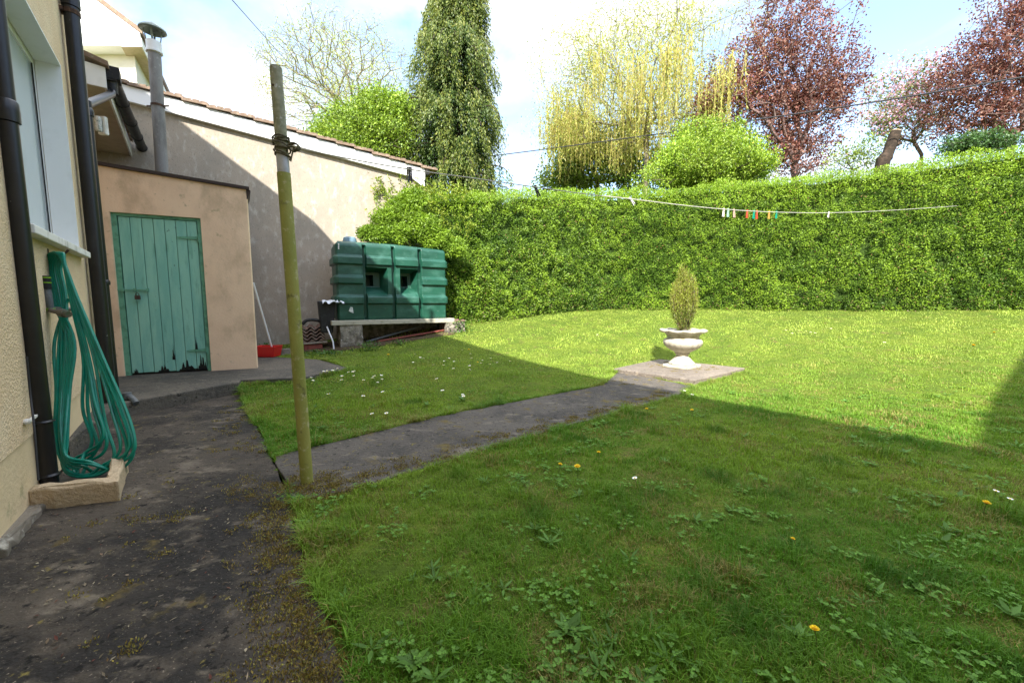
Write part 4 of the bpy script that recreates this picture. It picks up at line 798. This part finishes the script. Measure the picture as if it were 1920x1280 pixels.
for i in range(n_):
    a = random.uniform(0, 6.28); rb = random.uniform(.0, .045); rt = random.uniform(.02, .18); h = random.uniform(.75, 1.10)*(1-.2*rt/.155); lean = -.02
    pts = [cp_+[rb*math.cos(a), rb*math.sin(a), 0], cp_+[rt*.75*math.cos(a)+lean*.3, rt*.75*math.sin(a), h*.4], cp_+[rt*math.cos(a)+lean*.6, rt*math.sin(a), h*.7], cp_+[rt*.85*math.cos(a)+lean, rt*.85*math.sin(a), h]]
    sp = spline(pts, 6); b.tube(sp, np.linspace(.007, .002, len(sp)), 5)
    for f_ in np.linspace(.1, 1, 46):
        p = sp[int(f_*(len(sp)-1))]; m_ = 15
        if f_ < .3 and random.random() < .45: continue
        o = RNG.normal(0, .024, (m_, 3)); P_.append(p+o); d_ = RNG.normal(0, .35, (m_, 3)); d_[:, 2] += .9; A_.append(d_); base = np.array([.30, .33, .05]) if f_ > .5 else np.array([.22, .27, .05]); mixv = RNG.random((m_, 1)); cc_.append((base*(1-mixv*.5)+np.array([.16, .22, .03])*mixv*.5)*RNG.uniform(.6, 1.3, (m_, 1)))
b.build('stem', M['bark'], plant); P_ = np.concatenate(P_); A_ = np.concatenate(A_); cc_ = np.concatenate(cc_)
br = RNG.random(len(P_)) < .14; cc_[br] = np.array([.20, .12, .06])
leaves('foliage', P_, A_, randv(len(P_)), RNG.uniform(.018, .04, len(P_)), RNG.uniform(.005, .010, len(P_)), cc_, M['leaf'], plant)
# ---------------------------------------------------------------- flowers
def flower(kind, px, py, label, s=1., scr=None):
    p = GT(px, py); 
    return p
fproto = {}
def petals(r, n, cup, z, col, name, parent, wd=.35):
    b = MB()
    for layer in range(1 if kindw == 'daisy' else 3):
        rr_ = r*(1-.25*layer); z = z+(.0035 if layer else 0)
        for k in range(n):
            a = 2*math.pi*(k+.5*layer)/n; o = np.array([math.cos(a), math.sin(a), 0]); s_ = np.array([-o[1], o[0], 0])*rr_*wd
            b.add([o*r*.15+UZ*z, o*rr_*.6+s_*.5+UZ*(z+cup*.5+layer*.001), o*rr_+UZ*(z+cup), o*rr_*.6-s_*.5+UZ*(z+cup*.5+layer*.001)], [(0, 1, 2, 3)])
    return b
for kindw in ('daisy', 'dandelion'):
    root = empty(kindw, (0, 0, 0)); hh = .05 if kindw == 'daisy' else .085
    MB().tube([(0, 0, -.01), (.004, .002, hh*.5), (0, 0, hh)], .0013 if kindw == 'daisy' else .0022, 6).build('stem', M['stem'], root)
    if kindw == 'daisy':
        petals(.0145, 14, .003, hh, None, '', root).build('petals', M['petal_white'], root); MB().lathe((0, 0, hh), [(.005, 0), (.0045, .002), (.001, .004)], 10).build('disc', M['petal_yellow'], root)
    else:
        petals(.021, 22, .006, hh, None, '', root, .25).build('petals', M['petal_yellow'], root); MB().lathe((0, 0, hh-.010), [(.002, 0), (.006, .004), (.007, .011)], 10).build('calyx', M['stem'], root)
        MB().lathe((0, 0, hh+.001), [(.012, 0), (.010, .004), (.002, .007)], 12).build('disc', M['petal_orange'], root)
    fproto[kindw] = root
used = set()
def plant_flower(kind, px, py, label, group, s=1.):
    p = GT(px, py)
    for P2_ in (PATIO, PATH, STEP, USLAB):
        if inpoly(p[0], p[1], P2_): return
    src = fproto[kind]
    if kind not in used: o = src; used.add(kind)
    else:
        o = src.copy(); COL.objects.link(o)
        for ch in list(src.children): c = ch.copy(); COL.objects.link(c); c.parent = o
    hh = (.05 if kind == 'daisy' else .085)*s*.6
    p = p+(C0-p)*0; p[2] = float(TZ(p[0], p[1])); o.location = Vector([float(a) for a in p]); k = s*(.75 if kind == 'dandelion' else 1.1)*random.uniform(.85, 1.1); o.scale = (k, k, k); o.rotation_euler = (random.uniform(-.1, .22), random.uniform(-.25, .25), random.uniform(-.5, .5)); tag(o, label, kind, group)
dz_ = random.Random(9)
DG = 'white daisies in the shaded lawn between the path and the tank'
for k in range(62):
    if k < 34: px, py = dz_.gauss(640, 62), dz_.gauss(712, 22)
    elif k < 56: px, py = dz_.uniform(770, 960), dz_.gauss(682, 11)
    else: px, py = dz_.uniform(690, 900), dz_.uniform(735, 790)
    plant_flower('daisy', px, py, 'tiny white daisy among many scattered in the lawn between path and tank', DG, 1.25)
for px, py in [(1475, 625), (1496, 627), (1509, 628), (1518, 629), (1527, 631), (1542, 629), (1558, 622), (1484, 631), (1450, 640)]: plant_flower('daisy', px, py, 'tiny white daisy in the small sunny drift right of the urn', 'white daisies in the sunny lawn right of the urn', 1.3)
for px, py, l in [(1861, 935, 'white daisy by the right edge in the shaded lawn, the left of two'), (1889, 951, 'white daisy by the right edge in the shaded lawn, the right of two'), (1659, 650, 'lone white daisy in the sunny lawn far right'), (1282, 742, 'white daisy at the path end beside the urn slab'), (1295, 750, 'white daisy just below the urn slab corner'), (1194, 914, 'lone white daisy in the middle of the shaded lawn'), (1120, 634, 'white daisy in the sunny grass left of the urn'), (1162, 603, 'white daisy in the sunny grass near the hedge foot')]: plant_flower('daisy', px, py, l, None, 1.3 if py < 800 else 1.0)
for px, py, l, s in [(457, 716, 'yellow dandelion beside the end of the concrete step', 1.5), (727, 676, 'yellow dandelion in the shaded lawn in front of the tank', 1.6), (879, 666, 'yellow dandelion right of the tank at the shadow edge', 1.8), (897, 687, 'yellow dandelion in the daisies below the hedge end', 1.3), (1270, 740, 'yellow dandelion at the sunny end of the path', 1.3), (1215, 781, 'yellow dandelion on the lawn just below the path end', 1.3), (1298, 781, 'yellow dandelion in the shade below the urn slab', 1.2), (1046, 889, 'yellow dandelion in the shaded lawn, left of a close pair', 1.1), (1083, 897, 'tall yellow dandelion in the shaded lawn, right of a close pair', 1.2), (1123, 864, 'small dandelion just above the close pair', .9), (1484, 1028, 'small orange dandelion low in the shaded lawn on the right', .7), (1530, 1216, 'large closed-up yellow dandelion at the bottom of the lawn', 1.1), (1841, 967, 'yellow dandelion by the right edge near two daisies', 1.1), (1818, 662, 'yellow dandelion in the sunny lawn at far right', 1.8), (1860, 634, 'small yellow dandelion near the hedge at far right', 1.5), (1555, 582, 'yellow dandelion at the foot of the back hedge', 1.6)]: plant_flower('dandelion', px, py, l, 'yellow dandelions dotted over the lawn', s)
# ---------------------------------------------------------------- hedge
hf = np.array(hedge_front)
htop = [3.52, 3.5, 3.50, 3.66, 3.90, 3.98, 4.0, 4.08, 4.26, 4.4, 4.4]
seg = np.linalg.norm(np.diff(hf, axis=0), axis=1); cum = np.concatenate([[0], np.cumsum(seg)])
def hpos(s): return np.stack([np.interp(s, cum, hf[:, 0]), np.interp(s, cum, hf[:, 1])], -1)
def hnrm(s): d = hpos(s+.4)-hpos(s-.4); d = unit(d); return np.stack([d[:, 1], -d[:, 0]], -1)
def htp(s):
    z = np.interp(s, cum, htop); return z-.16*np.exp(-((s-3.15)/.16)**2)
HTK = 1.3
def hedge_surface(s, q):
    """q 0..1 : foot to front top edge, 1..2: over the top to the back"""
    p = hpos(s); n = hnrm(s); g = TZ(p[:, 0], p[:, 1]); zt_ = htp(s); r = .22
    z = np.where(q < 1, g+(zt_-r-g)*q, zt_-r+r*np.sin(np.clip((q-1)*4, 0, 1)*np.pi/2)); inn = np.where(q < 1, .06*np.maximum(0, .12-q)/.12+.10*q, .10+r*(1-np.cos(np.clip((q-1)*4, 0, 1)*np.pi/2))+np.clip(q-1.25, 0, 1)/.75*(HTK-r))
    nz = np.where(q < 1, .05, np.clip((q-1)*4, 0, 1)); N3 = np.stack([n[:, 0]*(1-nz), n[:, 1]*(1-nz), nz+.02], -1)
    P = np.stack([p[:, 0]-n[:, 0]*inn, p[:, 1]-n[:, 1]*inn, z], -1); return P, unit(N3)
hedge = empty('hedge', (2.5, 11, .8), 'long clipped bright green leafy hedge across the back of the lawn', 'hedge')
nS, nQ = 330, 60; s_ = np.linspace(0.2, cum[-1]-.3, nS); q_ = np.concatenate([np.linspace(0, 1, 40), np.linspace(1.03, 1.25, 8), np.linspace(1.3, 2, 12)])
Sg, Qg = np.meshgrid(s_, q_); Pc, Nc = hedge_surface(Sg.ravel(), Qg.ravel()); off_ = -.20+.16*(noise3(Pc, 2.6)-.5)+.10*(noise3(Pc, 7)-.5); Pc = Pc+Nc*off_[:, None]
ix = np.arange(nS*nQ).reshape(nQ, nS); Fh = np.stack([ix[:-1, :-1], ix[:-1, 1:], ix[1:, 1:], ix[1:, :-1]], -1).reshape(-1, 4)
fast_mesh('twigs', Pc, Fh, None, M['hedge_core'], hedge)
NL = 320000; s_ = RNG.uniform(.0, cum[-1]-.3, NL); q_ = RNG.random(NL); q_ = np.where(RNG.random(NL) < .80, q_, 1+RNG.random(NL)**1.6*.9)
P, Nn = hedge_surface(s_, q_); cl1 = noise3(P, 3.2); cl2 = noise3(P+9, 8.5); cl3 = noise3(P+31, 1.1)
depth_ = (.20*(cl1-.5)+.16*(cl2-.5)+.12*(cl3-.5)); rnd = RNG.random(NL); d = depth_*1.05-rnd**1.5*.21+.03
P = P+Nn*d[:, None]; keep = np.ones(NL, bool)
loc = P-T0; tt = loc@WD; bb = loc@WB; keep &= ~((tt > -.3) & (tt < TL+.06) & (bb < 1.0) & (P[:, 2] < TZ0+TH-.0)); keep &= ~((tt < TL+.02) & (P[:, 2] < 1.9))
keep &= ((P-WC)@WB < -.03) | ((P-WC)@WD > NT1+.1)
keep &= ~((cl2 < .25) & (cl1 < .42) & (q_ < .9))
P, Nn, q_, rnd, cl1, cl2, cl3 = [a[keep] for a in (P, Nn, q_, rnd, cl1, cl2, cl3)]; NL = len(P)
ax = Nn*.75+randv(NL)*.8+UZ*.25; nr = Nn+randv(NL)*.7+UZ*.6
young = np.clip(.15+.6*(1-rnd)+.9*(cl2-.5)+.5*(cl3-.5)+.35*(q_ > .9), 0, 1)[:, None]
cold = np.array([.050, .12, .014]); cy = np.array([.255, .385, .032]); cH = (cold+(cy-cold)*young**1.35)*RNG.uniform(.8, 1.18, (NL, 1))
br = RNG.random(NL) < .015; cH[br] = np.array([.28, .16, .07])
lowb = (RNG.random(NL) < .10*np.exp(-q_*14)); cH[lowb] = np.array([.2, .15, .08])
leaves('foliage', P, ax, nr, RNG.uniform(.030, .056, NL), RNG.uniform(.015, .025, NL), cH, M['leaf'], hedge, fold=.15)
lob = [(760, 392, 8.75, .42), (722, 412, 8.6, .30), (690, 438, 8.5, .22), (790, 425, 8.7, .40), (745, 438, 8.55, .28), (820, 450, 8.75, .36), (775, 372, 8.8, .30), (850, 470, 8.8, .35), (712, 440, 8.5, .22)]
LP, LN = [], []
for px, py, Y_, r_ in lob:
    m = int(9000*r_); v = randv(m); c = Dp(px, py, Y_); LP.append(c+v*(RNG.random((m, 1))**.33)*np.array([r_, r_*.45, r_*.75])*(.6+.7*noise3(v*2+px, 1.6))[:, None]); LN.append(v)
LP, LN = np.concatenate(LP), np.concatenate(LN); m = len(LP); loc = LP-T0; tt = loc@WD; bb = loc@WB; kk = ~((tt > -.3) & (tt < TL+.06) & (bb < 1.) & (bb > -.1) & (LP[:, 2] < TZ0+TH+.01)) & ((LP-WC)@WB < -.02); kk &= LP[:, 2] > 2.0
LP, LN = LP[kk], LN[kk]; m = len(LP); yv = np.clip(.35+.6*noise3(LP, 6), 0, 1)[:, None]
leaves('foliage', LP, LN*.6+randv(m)*.8+UZ*.3, LN+randv(m)*.7+UZ*.5, RNG.uniform(.036, .07, m), RNG.uniform(.018, .031, m), (cold+(cy-cold)*yv)*RNG.uniform(.7, 1.25, (m, 1)), M['leaf'], hedge, fold=.15)
# shoots sticking out at the end above the tank
n_s = 230; s_ = RNG.uniform(.0, 2.1, n_s); q_ = RNG.uniform(.55, 1.3, n_s); Ps, Ns = hedge_surface(s_, q_); sP, sA, sN = [], [], []
for i in range(n_s):
    if Ps[i, 2] < 2.25: continue
    dirn = unit((Ns[i]*.9+np.array([-.5, -.1, .5])+RNG.normal(0, .35, 3))[None])[0]; ln = random.uniform(.1, .34)
    for k in range(16): sP.append(Ps[i]+dirn*ln*k/15+RNG.normal(0, .012, 3)); sA.append(dirn*.5+RNG.normal(0, .6, 3)); sN.append(RNG.normal(0, 1, 3)+UZ)
sP = np.array(sP); n2_ = len(sP); leaves('shoots', sP, np.array(sA), np.array(sN), RNG.uniform(.04, .08, n2_), RNG.uniform(.02, .034, n2_), palette(n2_, [(.26, .34, .04), (.32, .36, .06), (.14, .22, .02)]), M['leaf'], hedge)
# ---------------------------------------------------------------- trees
def skeleton(root, fork, targets, seglen=.35, wob=.12, bal=.45, up=.15):
    pos = [np.array(root, float)]; par = [-1]; pl = [0.]; n0 = max(2, int(np.linalg.norm(np.array(fork)-root)/.8))
    for i in range(1, n0+1):
        p = root+(np.array(fork)-root)*i/n0+RNG.normal(0, wob*.3, 3)*(i < n0); pos.append(p); par.append(i-1); pl.append(0.)
    A = np.zeros((len(targets)*30+50, 3)); Lp = np.zeros(len(A)); cnt = len(pos); A[:cnt] = pos; fk = cnt-1; par = list(par)
    order = np.argsort(np.linalg.norm(targets-A[fk], axis=1)); start = max(1, fk-1); tips = []
    for i in order:
        t = targets[i]; v = t-A[start:cnt]; dist = np.linalg.norm(v, axis=1); pen = np.maximum(0, -v[:, 2])*.8; j = start+int(np.argmin(dist+bal*Lp[start:cnt]+pen)); d = np.linalg.norm(t-A[j]); m = max(1, int(d/seglen)); m = min(m, 24)
        a = A[j].copy(); side_ = RNG.normal(0, wob, 3)*d*.35+UZ*up*d*.3; pj = j
        for k in range(1, m+1):
            f = k/m; A[cnt] = a+(t-a)*f+side_*math.sin(f*math.pi)*.8; Lp[cnt] = Lp[pj]+d/m; par.append(pj); pj = cnt; cnt += 1
        tips.append(pj)
    A = A[:cnt]; w = np.zeros(cnt)
    for t in tips: w[t] += 1
    for i in range(cnt-1, 0, -1): w[par[i]] += w[i]
    return A, np.array(par), w, np.array(tips)
def branch_mesh(name, A, par, w, rtip, rmax, mat_, parent, ex=.42, k=4):
    r = np.minimum(rmax, rtip*np.maximum(w, 1)**ex); i = np.arange(1, len(A)); p0 = A[par[i]]; p1 = A[i]; r0 = np.minimum(r[par[i]], r[i]*1.35); r1 = r[i]
    t = unit(p1-p0); h = np.where(np.abs(t[:, 2:3]) < .9, np.array([[0, 0, 1.]]), np.array([[1., 0, 0]])); u = unit(np.cross(t, h)); v = np.cross(t, u); n = len(i); V = np.zeros((n, 2*k, 3))
    for j in range(k):
        a = 2*math.pi*j/k; o = u*math.cos(a)+v*math.sin(a); V[:, j] = p0-t*r0[:, None]*.3+o*r0[:, None]; V[:, k+j] = p1+o*r1[:, None]
    b_ = np.arange(n)[:, None]*2*k; F = np.concatenate([b_+np.array([[j, (j+1) % k, k+(j+1) % k, k+j]]) for j in range(k)], 1).reshape(-1, 4)
    return fast_mesh(name, V.reshape(-1, 3), F, None, mat_, parent)
def ell(px, py, rx, ry, Y, n, pw=.5, dy=1., nz=1.):
    c = Dp(px, py, Y); s = Y/F_PX; v = randv(n); v = v*(RNG.random((n, 1))**pw)*(1+nz*(-.38+.76*noise3(v*1.0+px*.37, 1.9)))[:, None]; return c+v*np.array([rx*s, rx*s*dy, ry*s])
def gz(x, y): return .8
def tree(name, label, cat, Y, bx, fork_px, targets, leafspec, bark, rtip=.006, rmax=.2, group=None, bal=.45, seglen=.35, wob=.12, twigs=True, mt='leaf', ex=.42):
    base = Dp(bx, 500, Y); base[2] = .75; fork = Dp(fork_px[0], fork_px[1], Y); t = empty(name, base, label, cat, group)
    A, par, w, tips = skeleton(base, fork, targets, seglen, wob, bal); branch_mesh('trunk', A, par, w, rtip, rmax, bark, t, ex)
    cnt, spread, L, Wd, cols, up = leafspec
    if cnt:
        tp_ = A[tips]; P = np.repeat(tp_, cnt, 0)+RNG.normal(0, spread, (len(tp_)*cnt, 3)); n = len(P); ax = randv(n)+UZ*up; c = palette(n, cols, .2)*(.75+.5*noise3(P, .9))[:, None]
        leaves('crown', P, ax, randv(n)+UZ*.5, RNG.uniform(*L, n), RNG.uniform(*Wd, n), c, M[mt], t)
    return t, A, par, w, tips
# bare ash coming into leaf
tg = ell(640, 172, 142, 122, 26, 2300, .40, nz=.3); tg = tg[(tg[:, 2] > Dp(640, 215, 26)[2]-.5*np.abs(tg[:, 0]-Dp(640, 0, 26)[0]))]
tree('ash_tree', 'rounded nearly bare ash tree with fine yellowish buds, left of the tall conifer', 'tree', 26, 668, (662, 215), tg, (9, .2, (.07, .13), (.03, .055), [(.38, .42, .09), (.32, .40, .05), (.32, .30, .12)], .2), M['bark_pale'], .0075, .18, bal=.25, seglen=.4, wob=.10)
# dense green tree
tg = np.concatenate([ell(690, 268, 82, 56, 16, 400, .5), ell(650, 232, 26, 34, 16, 70), ell(700, 210, 26, 36, 16, 80), ell(745, 215, 24, 34, 16, 70), ell(605, 270, 24, 30, 16, 50), ell(645, 290, 55, 45, 16, 160, .5), ell(725, 230, 50, 45, 16, 150, .6)])
tree('leafy_tree', 'dense fresh green leafy tree above the outbuilding roof', 'tree', 16, 700, (695, 300), tg, (80, .18, (.06, .12), (.035, .07), [(.20, .31, .03), (.27, .37, .045), (.10, .17, .018)], .1), M['bark'], .008, .12)
# tall conifer
cY = 17.; cc0 = Dp(852, 500, cY); con = empty('conifer', (cc0[0], cY, .8), 'tall drooping dark green conifer with olive tips standing alone behind the hedge', 'conifer')
s17 = cY/F_PX
def crad(z):
    py_ = 565-(z-CH)/s17
    return float(np.interp(py_, [-85, -45, 0, 60, 110, 130, 200, 260, 330, 400, 480], [2, 18, 38, 52, 54, 76, 76, 90, 84, 98, 70]))*s17
ztr = Dp(852, -88, cY)[2]; b = MB(); xs = [Dp(855+random.uniform(-3, 3), py_, cY) for py_ in (500, 400, 300, 200, 100, 0, -80)]; xs[0][2] = .8
b.tube(xs, [.28, .25, .22, .18, .13, .08, .02], 10); b.build('trunk', M['bark_dark'], con, smooth=True)
P_, A_, C_, bsk = [], [], [], MB()
for i in range(700):
    z = .8+2.6+(ztr-4.0)*(i/619.)**.95; a = random.uniform(0, 2*math.pi); R = crad(z)*random.uniform(.6, 1.06)*(.86+.46*float(noise3(np.array([math.cos(a)*1.2+5, math.sin(a)*1.2+5, z*.9]), 1.0))); tr = np.array([np.interp(z, [q[2] for q in xs], [q[0] for q in xs]), cY, z]); o = np.array([math.cos(a), math.sin(a), 0]); sdv = np.array([-o[1], o[0], 0])
    bp = spline([tr, tr+o*R*.4+UZ*(R*.22), tr+o*R*.8+UZ*R*.20, tr+o*R-UZ*R*.02], 6)
    if i % 2 == 0: bsk.tube(bp, np.linspace(.035, .008, len(bp)), 4, cap=False)
    for f in np.linspace(.28, 1, 13):
        p = bp[int(f*(len(bp)-1))]+sdv*random.gauss(0, .14)*f; ln = random.uniform(.30, .85)*(.6+.6*f); m = 21
        for k in range(m):
            g = k/m; P_.append(p+np.array([0, 0, -ln*g])+o*.12*g*ln+RNG.normal(0, .05, 3)); A_.append((o[0]*.5+random.gauss(0, .45), o[1]*.35+random.gauss(0, .3), -1)); m1 = max(0, f-.55)*1.8*(1-g*.7); m1 = min(1, m1*random.uniform(.4, 1.4)); C_.append((np.array([.05, .10, .018])*(1-m1)+np.array([.25, .26, .045])*m1)*random.uniform(.7, 1.25))
P_ = np.array(P_); n = len(P_); bsk.build('branch', M['bark_dark'], con); leaves('crown', P_, np.array(A_), randv(n), RNG.uniform(.07, .15, n), RNG.uniform(.03, .055, n), np.array(C_), M['leaf'], con, fold=.1)
# weeping willow
wY = 19.
tg = np.concatenate([ell(1200, 190, 185, 95, wY, 520, .5), ell(1110, 110, 100, 80, wY, 190, .6), ell(1260, 50, 150, 90, wY, 170, .8), ell(1060, 235, 70, 45, wY, 90, .7), ell(1330, 200, 60, 80, wY, 110, .6)])
wt, A, par, w, tips = tree('weeping_willow', 'large yellow green weeping willow with long hanging shoots behind the hedge', 'tree', wY, 1205, (1215, 232), tg, (34, .36, (.07, .14), (.025, .045), [(.36, .38, .085), (.30, .35, .06), (.40, .37, .10)], -.3), M['bark_pale'], .0065, .17, bal=.35, seglen=.4, wob=.16)
P_, A_, st = [], [], MB(); src = A[(w < 60)]; zc = Dp(1200, 215, wY)[2]; zb_ = Dp(1200, 345, wY)[2]; s19 = wY/F_PX; SV, SF = [], []
for i in range(1600):
    if i % 13 == 0: anc = src[RNG.integers(len(src))]; aln = random.uniform(.6, 1.)
    p = anc+RNG.normal(0, 1, 3)*[.26, .26, .16]; upper = p[2] > zc+1.4; ln = random.uniform(.3, 1.1) if upper else random.uniform(.8, max(1.2, min(4.6, p[2]-zb_))); 
    if upper and random.random() < .72: continue
    ln *= aln; m = int(ln/.075); dx = random.gauss(0, .05); dyv = random.gauss(0, .05); ph = random.uniform(0, 6)
    for k in range(m): g = k/m; P_.append((p[0]+dx*g*ln+.03*math.sin(g*5+ph), p[1]+dyv*g*ln, p[2]-g*ln)); A_.append((random.gauss(0, .5), random.gauss(0, .5), -1))
    if not upper or i % 2: st.tube([p, p+[dx*.5*ln+.03*math.sin(2.5+ph), dyv*ln*.5, -ln*.5], p+[dx*ln, dyv*ln, -ln]], [.009, .007, .004], 3, cap=False)
P_ = np.array(P_); n = len(P_); M['shoot'] = mat('willow_shoot', [(.42, .34, .10)], .8)
tag(st.build('hanging_shoots', M['shoot'], wt), kind='stuff'); leaves('hanging_leaves', P_, np.array(A_), randv(n), RNG.uniform(.10, .18, n), RNG.uniform(.024, .042, n), palette(n, [(.36, .37, .075), (.30, .35, .06), (.40, .36, .10)], .2), M['leaf'], wt)
# dark ivy clad tree behind the willow
tg = np.concatenate([ell(1085, 285, 50, 70, 22, 170, .5), ell(1180, 310, 70, 70, 22, 150, .5), ell(1060, 340, 50, 45, 22, 100)])
tree('evergreen_tree', 'dark green evergreen tree half hidden behind the weeping willow', 'tree', 22, 1120, (1120, 340), tg, (42, .26, (.12, .22), (.07, .13), [(.09, .15, .02), (.14, .21, .035), (.20, .26, .045)], .1), M['bark'], .01, .15)
# lime shrub
tg = np.concatenate([ell(1325, 305, 78, 48, 12.6, 380, .5), ell(1300, 332, 95, 36, 12.6, 300, .5), ell(1400, 322, 45, 35, 12.6, 160, .5), ell(1285, 268, 18, 42, 12.6, 50), ell(1330, 258, 20, 44, 12.6, 60), ell(1378, 268, 18, 40, 12.6, 50), ell(1415, 300, 15, 34, 12.6, 30), ell(1255, 300, 18, 34, 12.6, 36)])
tree('lime_shrub', 'bright lime green bushy shrub rising just behind the hedge', 'shrub', 12.6, 1335, (1335, 350), tg, (64, .11, (.04, .085), (.025, .048), [(.26, .38, .035), (.32, .42, .05), (.14, .24, .02)], .6), M['bark'], .005, .06)
# purple leaved trees
pc = [(.16, .060, .046), (.22, .10, .075), (.09, .036, .032), (.31, .19, .14)]
tg = np.concatenate([ell(1500, 190, 98, 120, 17, 720, .5), ell(1480, 60, 85, 85, 17, 240, .6), ell(1560, 170, 45, 65, 17, 140, .6), ell(1365, 180, 66, 80, 17, 260, .6), ell(1420, 150, 50, 80, 17, 150, .6), ell(1480, 280, 60, 50, 17, 120), ell(1460, -40, 60, 70, 17, 50, .7)])
tree('copper_tree', 'upright purple leaved tree between the willow and the open sky', 'tree', 17, 1490, (1490, 300), tg, (22, .13, (.06, .12), (.04, .075), pc, .1), M['bark_purple'], .008, .14, group='purple leaved trees beyond the hedge', bal=.3, mt='purple_leaf')
tg = np.concatenate([ell(1880, 130, 115, 105, 15, 620, .5), ell(1850, 220, 90, 60, 15, 200, .5), ell(1930, 10, 80, 80, 15, 220, .7), ell(1800, 160, 40, 60, 15, 60), ell(1980, 150, 80, 110, 15, 140)])
tree('copper_tree', 'spreading purple leaved tree at the right edge of the picture', 'tree', 15, 1900, (1895, 250), tg, (22, .12, (.055, .11), (.04, .07), pc, .1), M['bark_purple'], .007, .14, group='purple leaved trees beyond the hedge', bal=.3, mt='purple_leaf')
# pink blossom
tg = np.concatenate([ell(1705, 165, 62, 50, 18, 150, .5), ell(1670, 225, 42, 42, 18, 90, .6), ell(1735, 230, 45, 50, 18, 60, .7)])
pt_, A, par, w, tips = tree('blossom_tree', 'airy tree with pale pink blossom against the sky beside the cut trunk', 'tree', 18, 1730, (1728, 290), tg, (13, .17, (.08, .15), (.04, .08), [(.20, .27, .09), (.15, .22, .06)], .1), M['bark_purple'], .008, .10, bal=.3)
tp_ = A[tips]; P = np.repeat(tp_[RNG.random(len(tp_)) < .9], 13, 0); P = P+RNG.normal(0, .17, P.shape)+[0, -.1, .1]; n = len(P); leaves('blossom', P, randv(n), randv(n), RNG.uniform(.07, .13, n), RNG.uniform(.05, .09, n), palette(n, [(.66, .36, .52), (.74, .50, .64), (.5, .26, .38)]), M['leaf'], pt_)
# small ones
tg = ell(1603, 292, 48, 34, 13.5, 120, .5); tree('sapling', 'thin pale green sapling peeping over the hedge left of the cut trunk', 'sapling', 13.5, 1600, (1600, 318), tg, (11, .10, (.06, .11), (.03, .055), [(.28, .36, .08), (.22, .30, .06)], .3), M['bark'], .004, .04)
tg = np.concatenate([ell(1815, 272, 42, 16, 11, 110, .5), ell(1860, 272, 40, 12, 11, 60)]); tree('evergreen_shrub', 'low dark green shrub showing over the hedge below the right purple tree', 'shrub', 11, 1820, (1820, 290), tg, (26, .07, (.05, .09), (.03, .05), [(.05, .11, .03), (.09, .17, .05)], .3), M['bark'], .004, .04)
# sawn off trunk
s0_ = Dp(1650, 330, 12.5); s1_ = Dp(1664, 290, 12.5); s2_ = Dp(1680, 247, 12.5); base = s0_*[1, 1, 0]+UZ*.75+[-.3, 0, 0]
cut = empty('cut_trunk', base, 'thick sawn off leaning tree trunk sticking up above the hedge', 'tree trunk')
b = MB(); pts = [base, s0_, s1_, s2_]; b.tube(spline(pts, 5), [.19]*5+[.17]*5+[.14]*5+[.13], 14); b.build('bark', M['bark_dark'], cut, smooth=True, angle=50)
dd_ = unit((s2_-s1_)[None])[0]; b = MB(); b.tube([s2_+dd_*.001, s2_+dd_*.02], [.125, .12], 14); b.build('cut_face', M['cut_wood'], cut)
b = MB(); q = (s1_+s2_)/2+[.05, 0, -.1]; b.tube([q, q+[.18, -.05, .10]], [.06, .05], 10); b.build('stub', M['bark_dark'], cut)
# small plants at the foot of the tank and wall
def herb(name, label, p, n, r, h, cols, L=(.03, .07)):
    pp = p+RNG.normal(0, 1, (n, 3))*[r, r*.6, 0]+np.stack([np.zeros(n), np.zeros(n), RNG.random(n)*h], -1); pp[:, 2] = np.maximum(pp[:, 2], TZ(pp[:, 0], pp[:, 1])); ax = randv(n)+UZ*.3
    o = leaves(name, pp, ax, randv(n)*.5+UZ, RNG.uniform(*L, n), RNG.uniform(L[0]*.5, L[1]*.6, n), palette(n, cols), M['leaf']); return tag(o, label, 'plant', 'weedy plants at the foot of the wall and tank')
gc = [(.06, .14, .02), (.10, .20, .03), (.04, .09, .015)]
for px, py, Y, lab, n, r, h in [(690, 632, 7.15, 'leafy weed just right of the left tank block', 140, .09, .16), (502, 648, 7.3, 'small green weed behind the red dustpan', 80, .05, .14), (610, 662, 6.9, 'low straggly weeds in front of the roof tile stack', 200, .22, .05), (750, 636, 7.6, 'thin weed growing under the middle of the tank slab', 60, .1, .10), (862, 600, 8.5, 'bright leafy weed beside the right tank block', 160, .13, .24)]:
    p = Dp(px, py, Y); p[2] = float(TZ(p[0], p[1])); herb('weed', lab, p, n, r, h, gc)
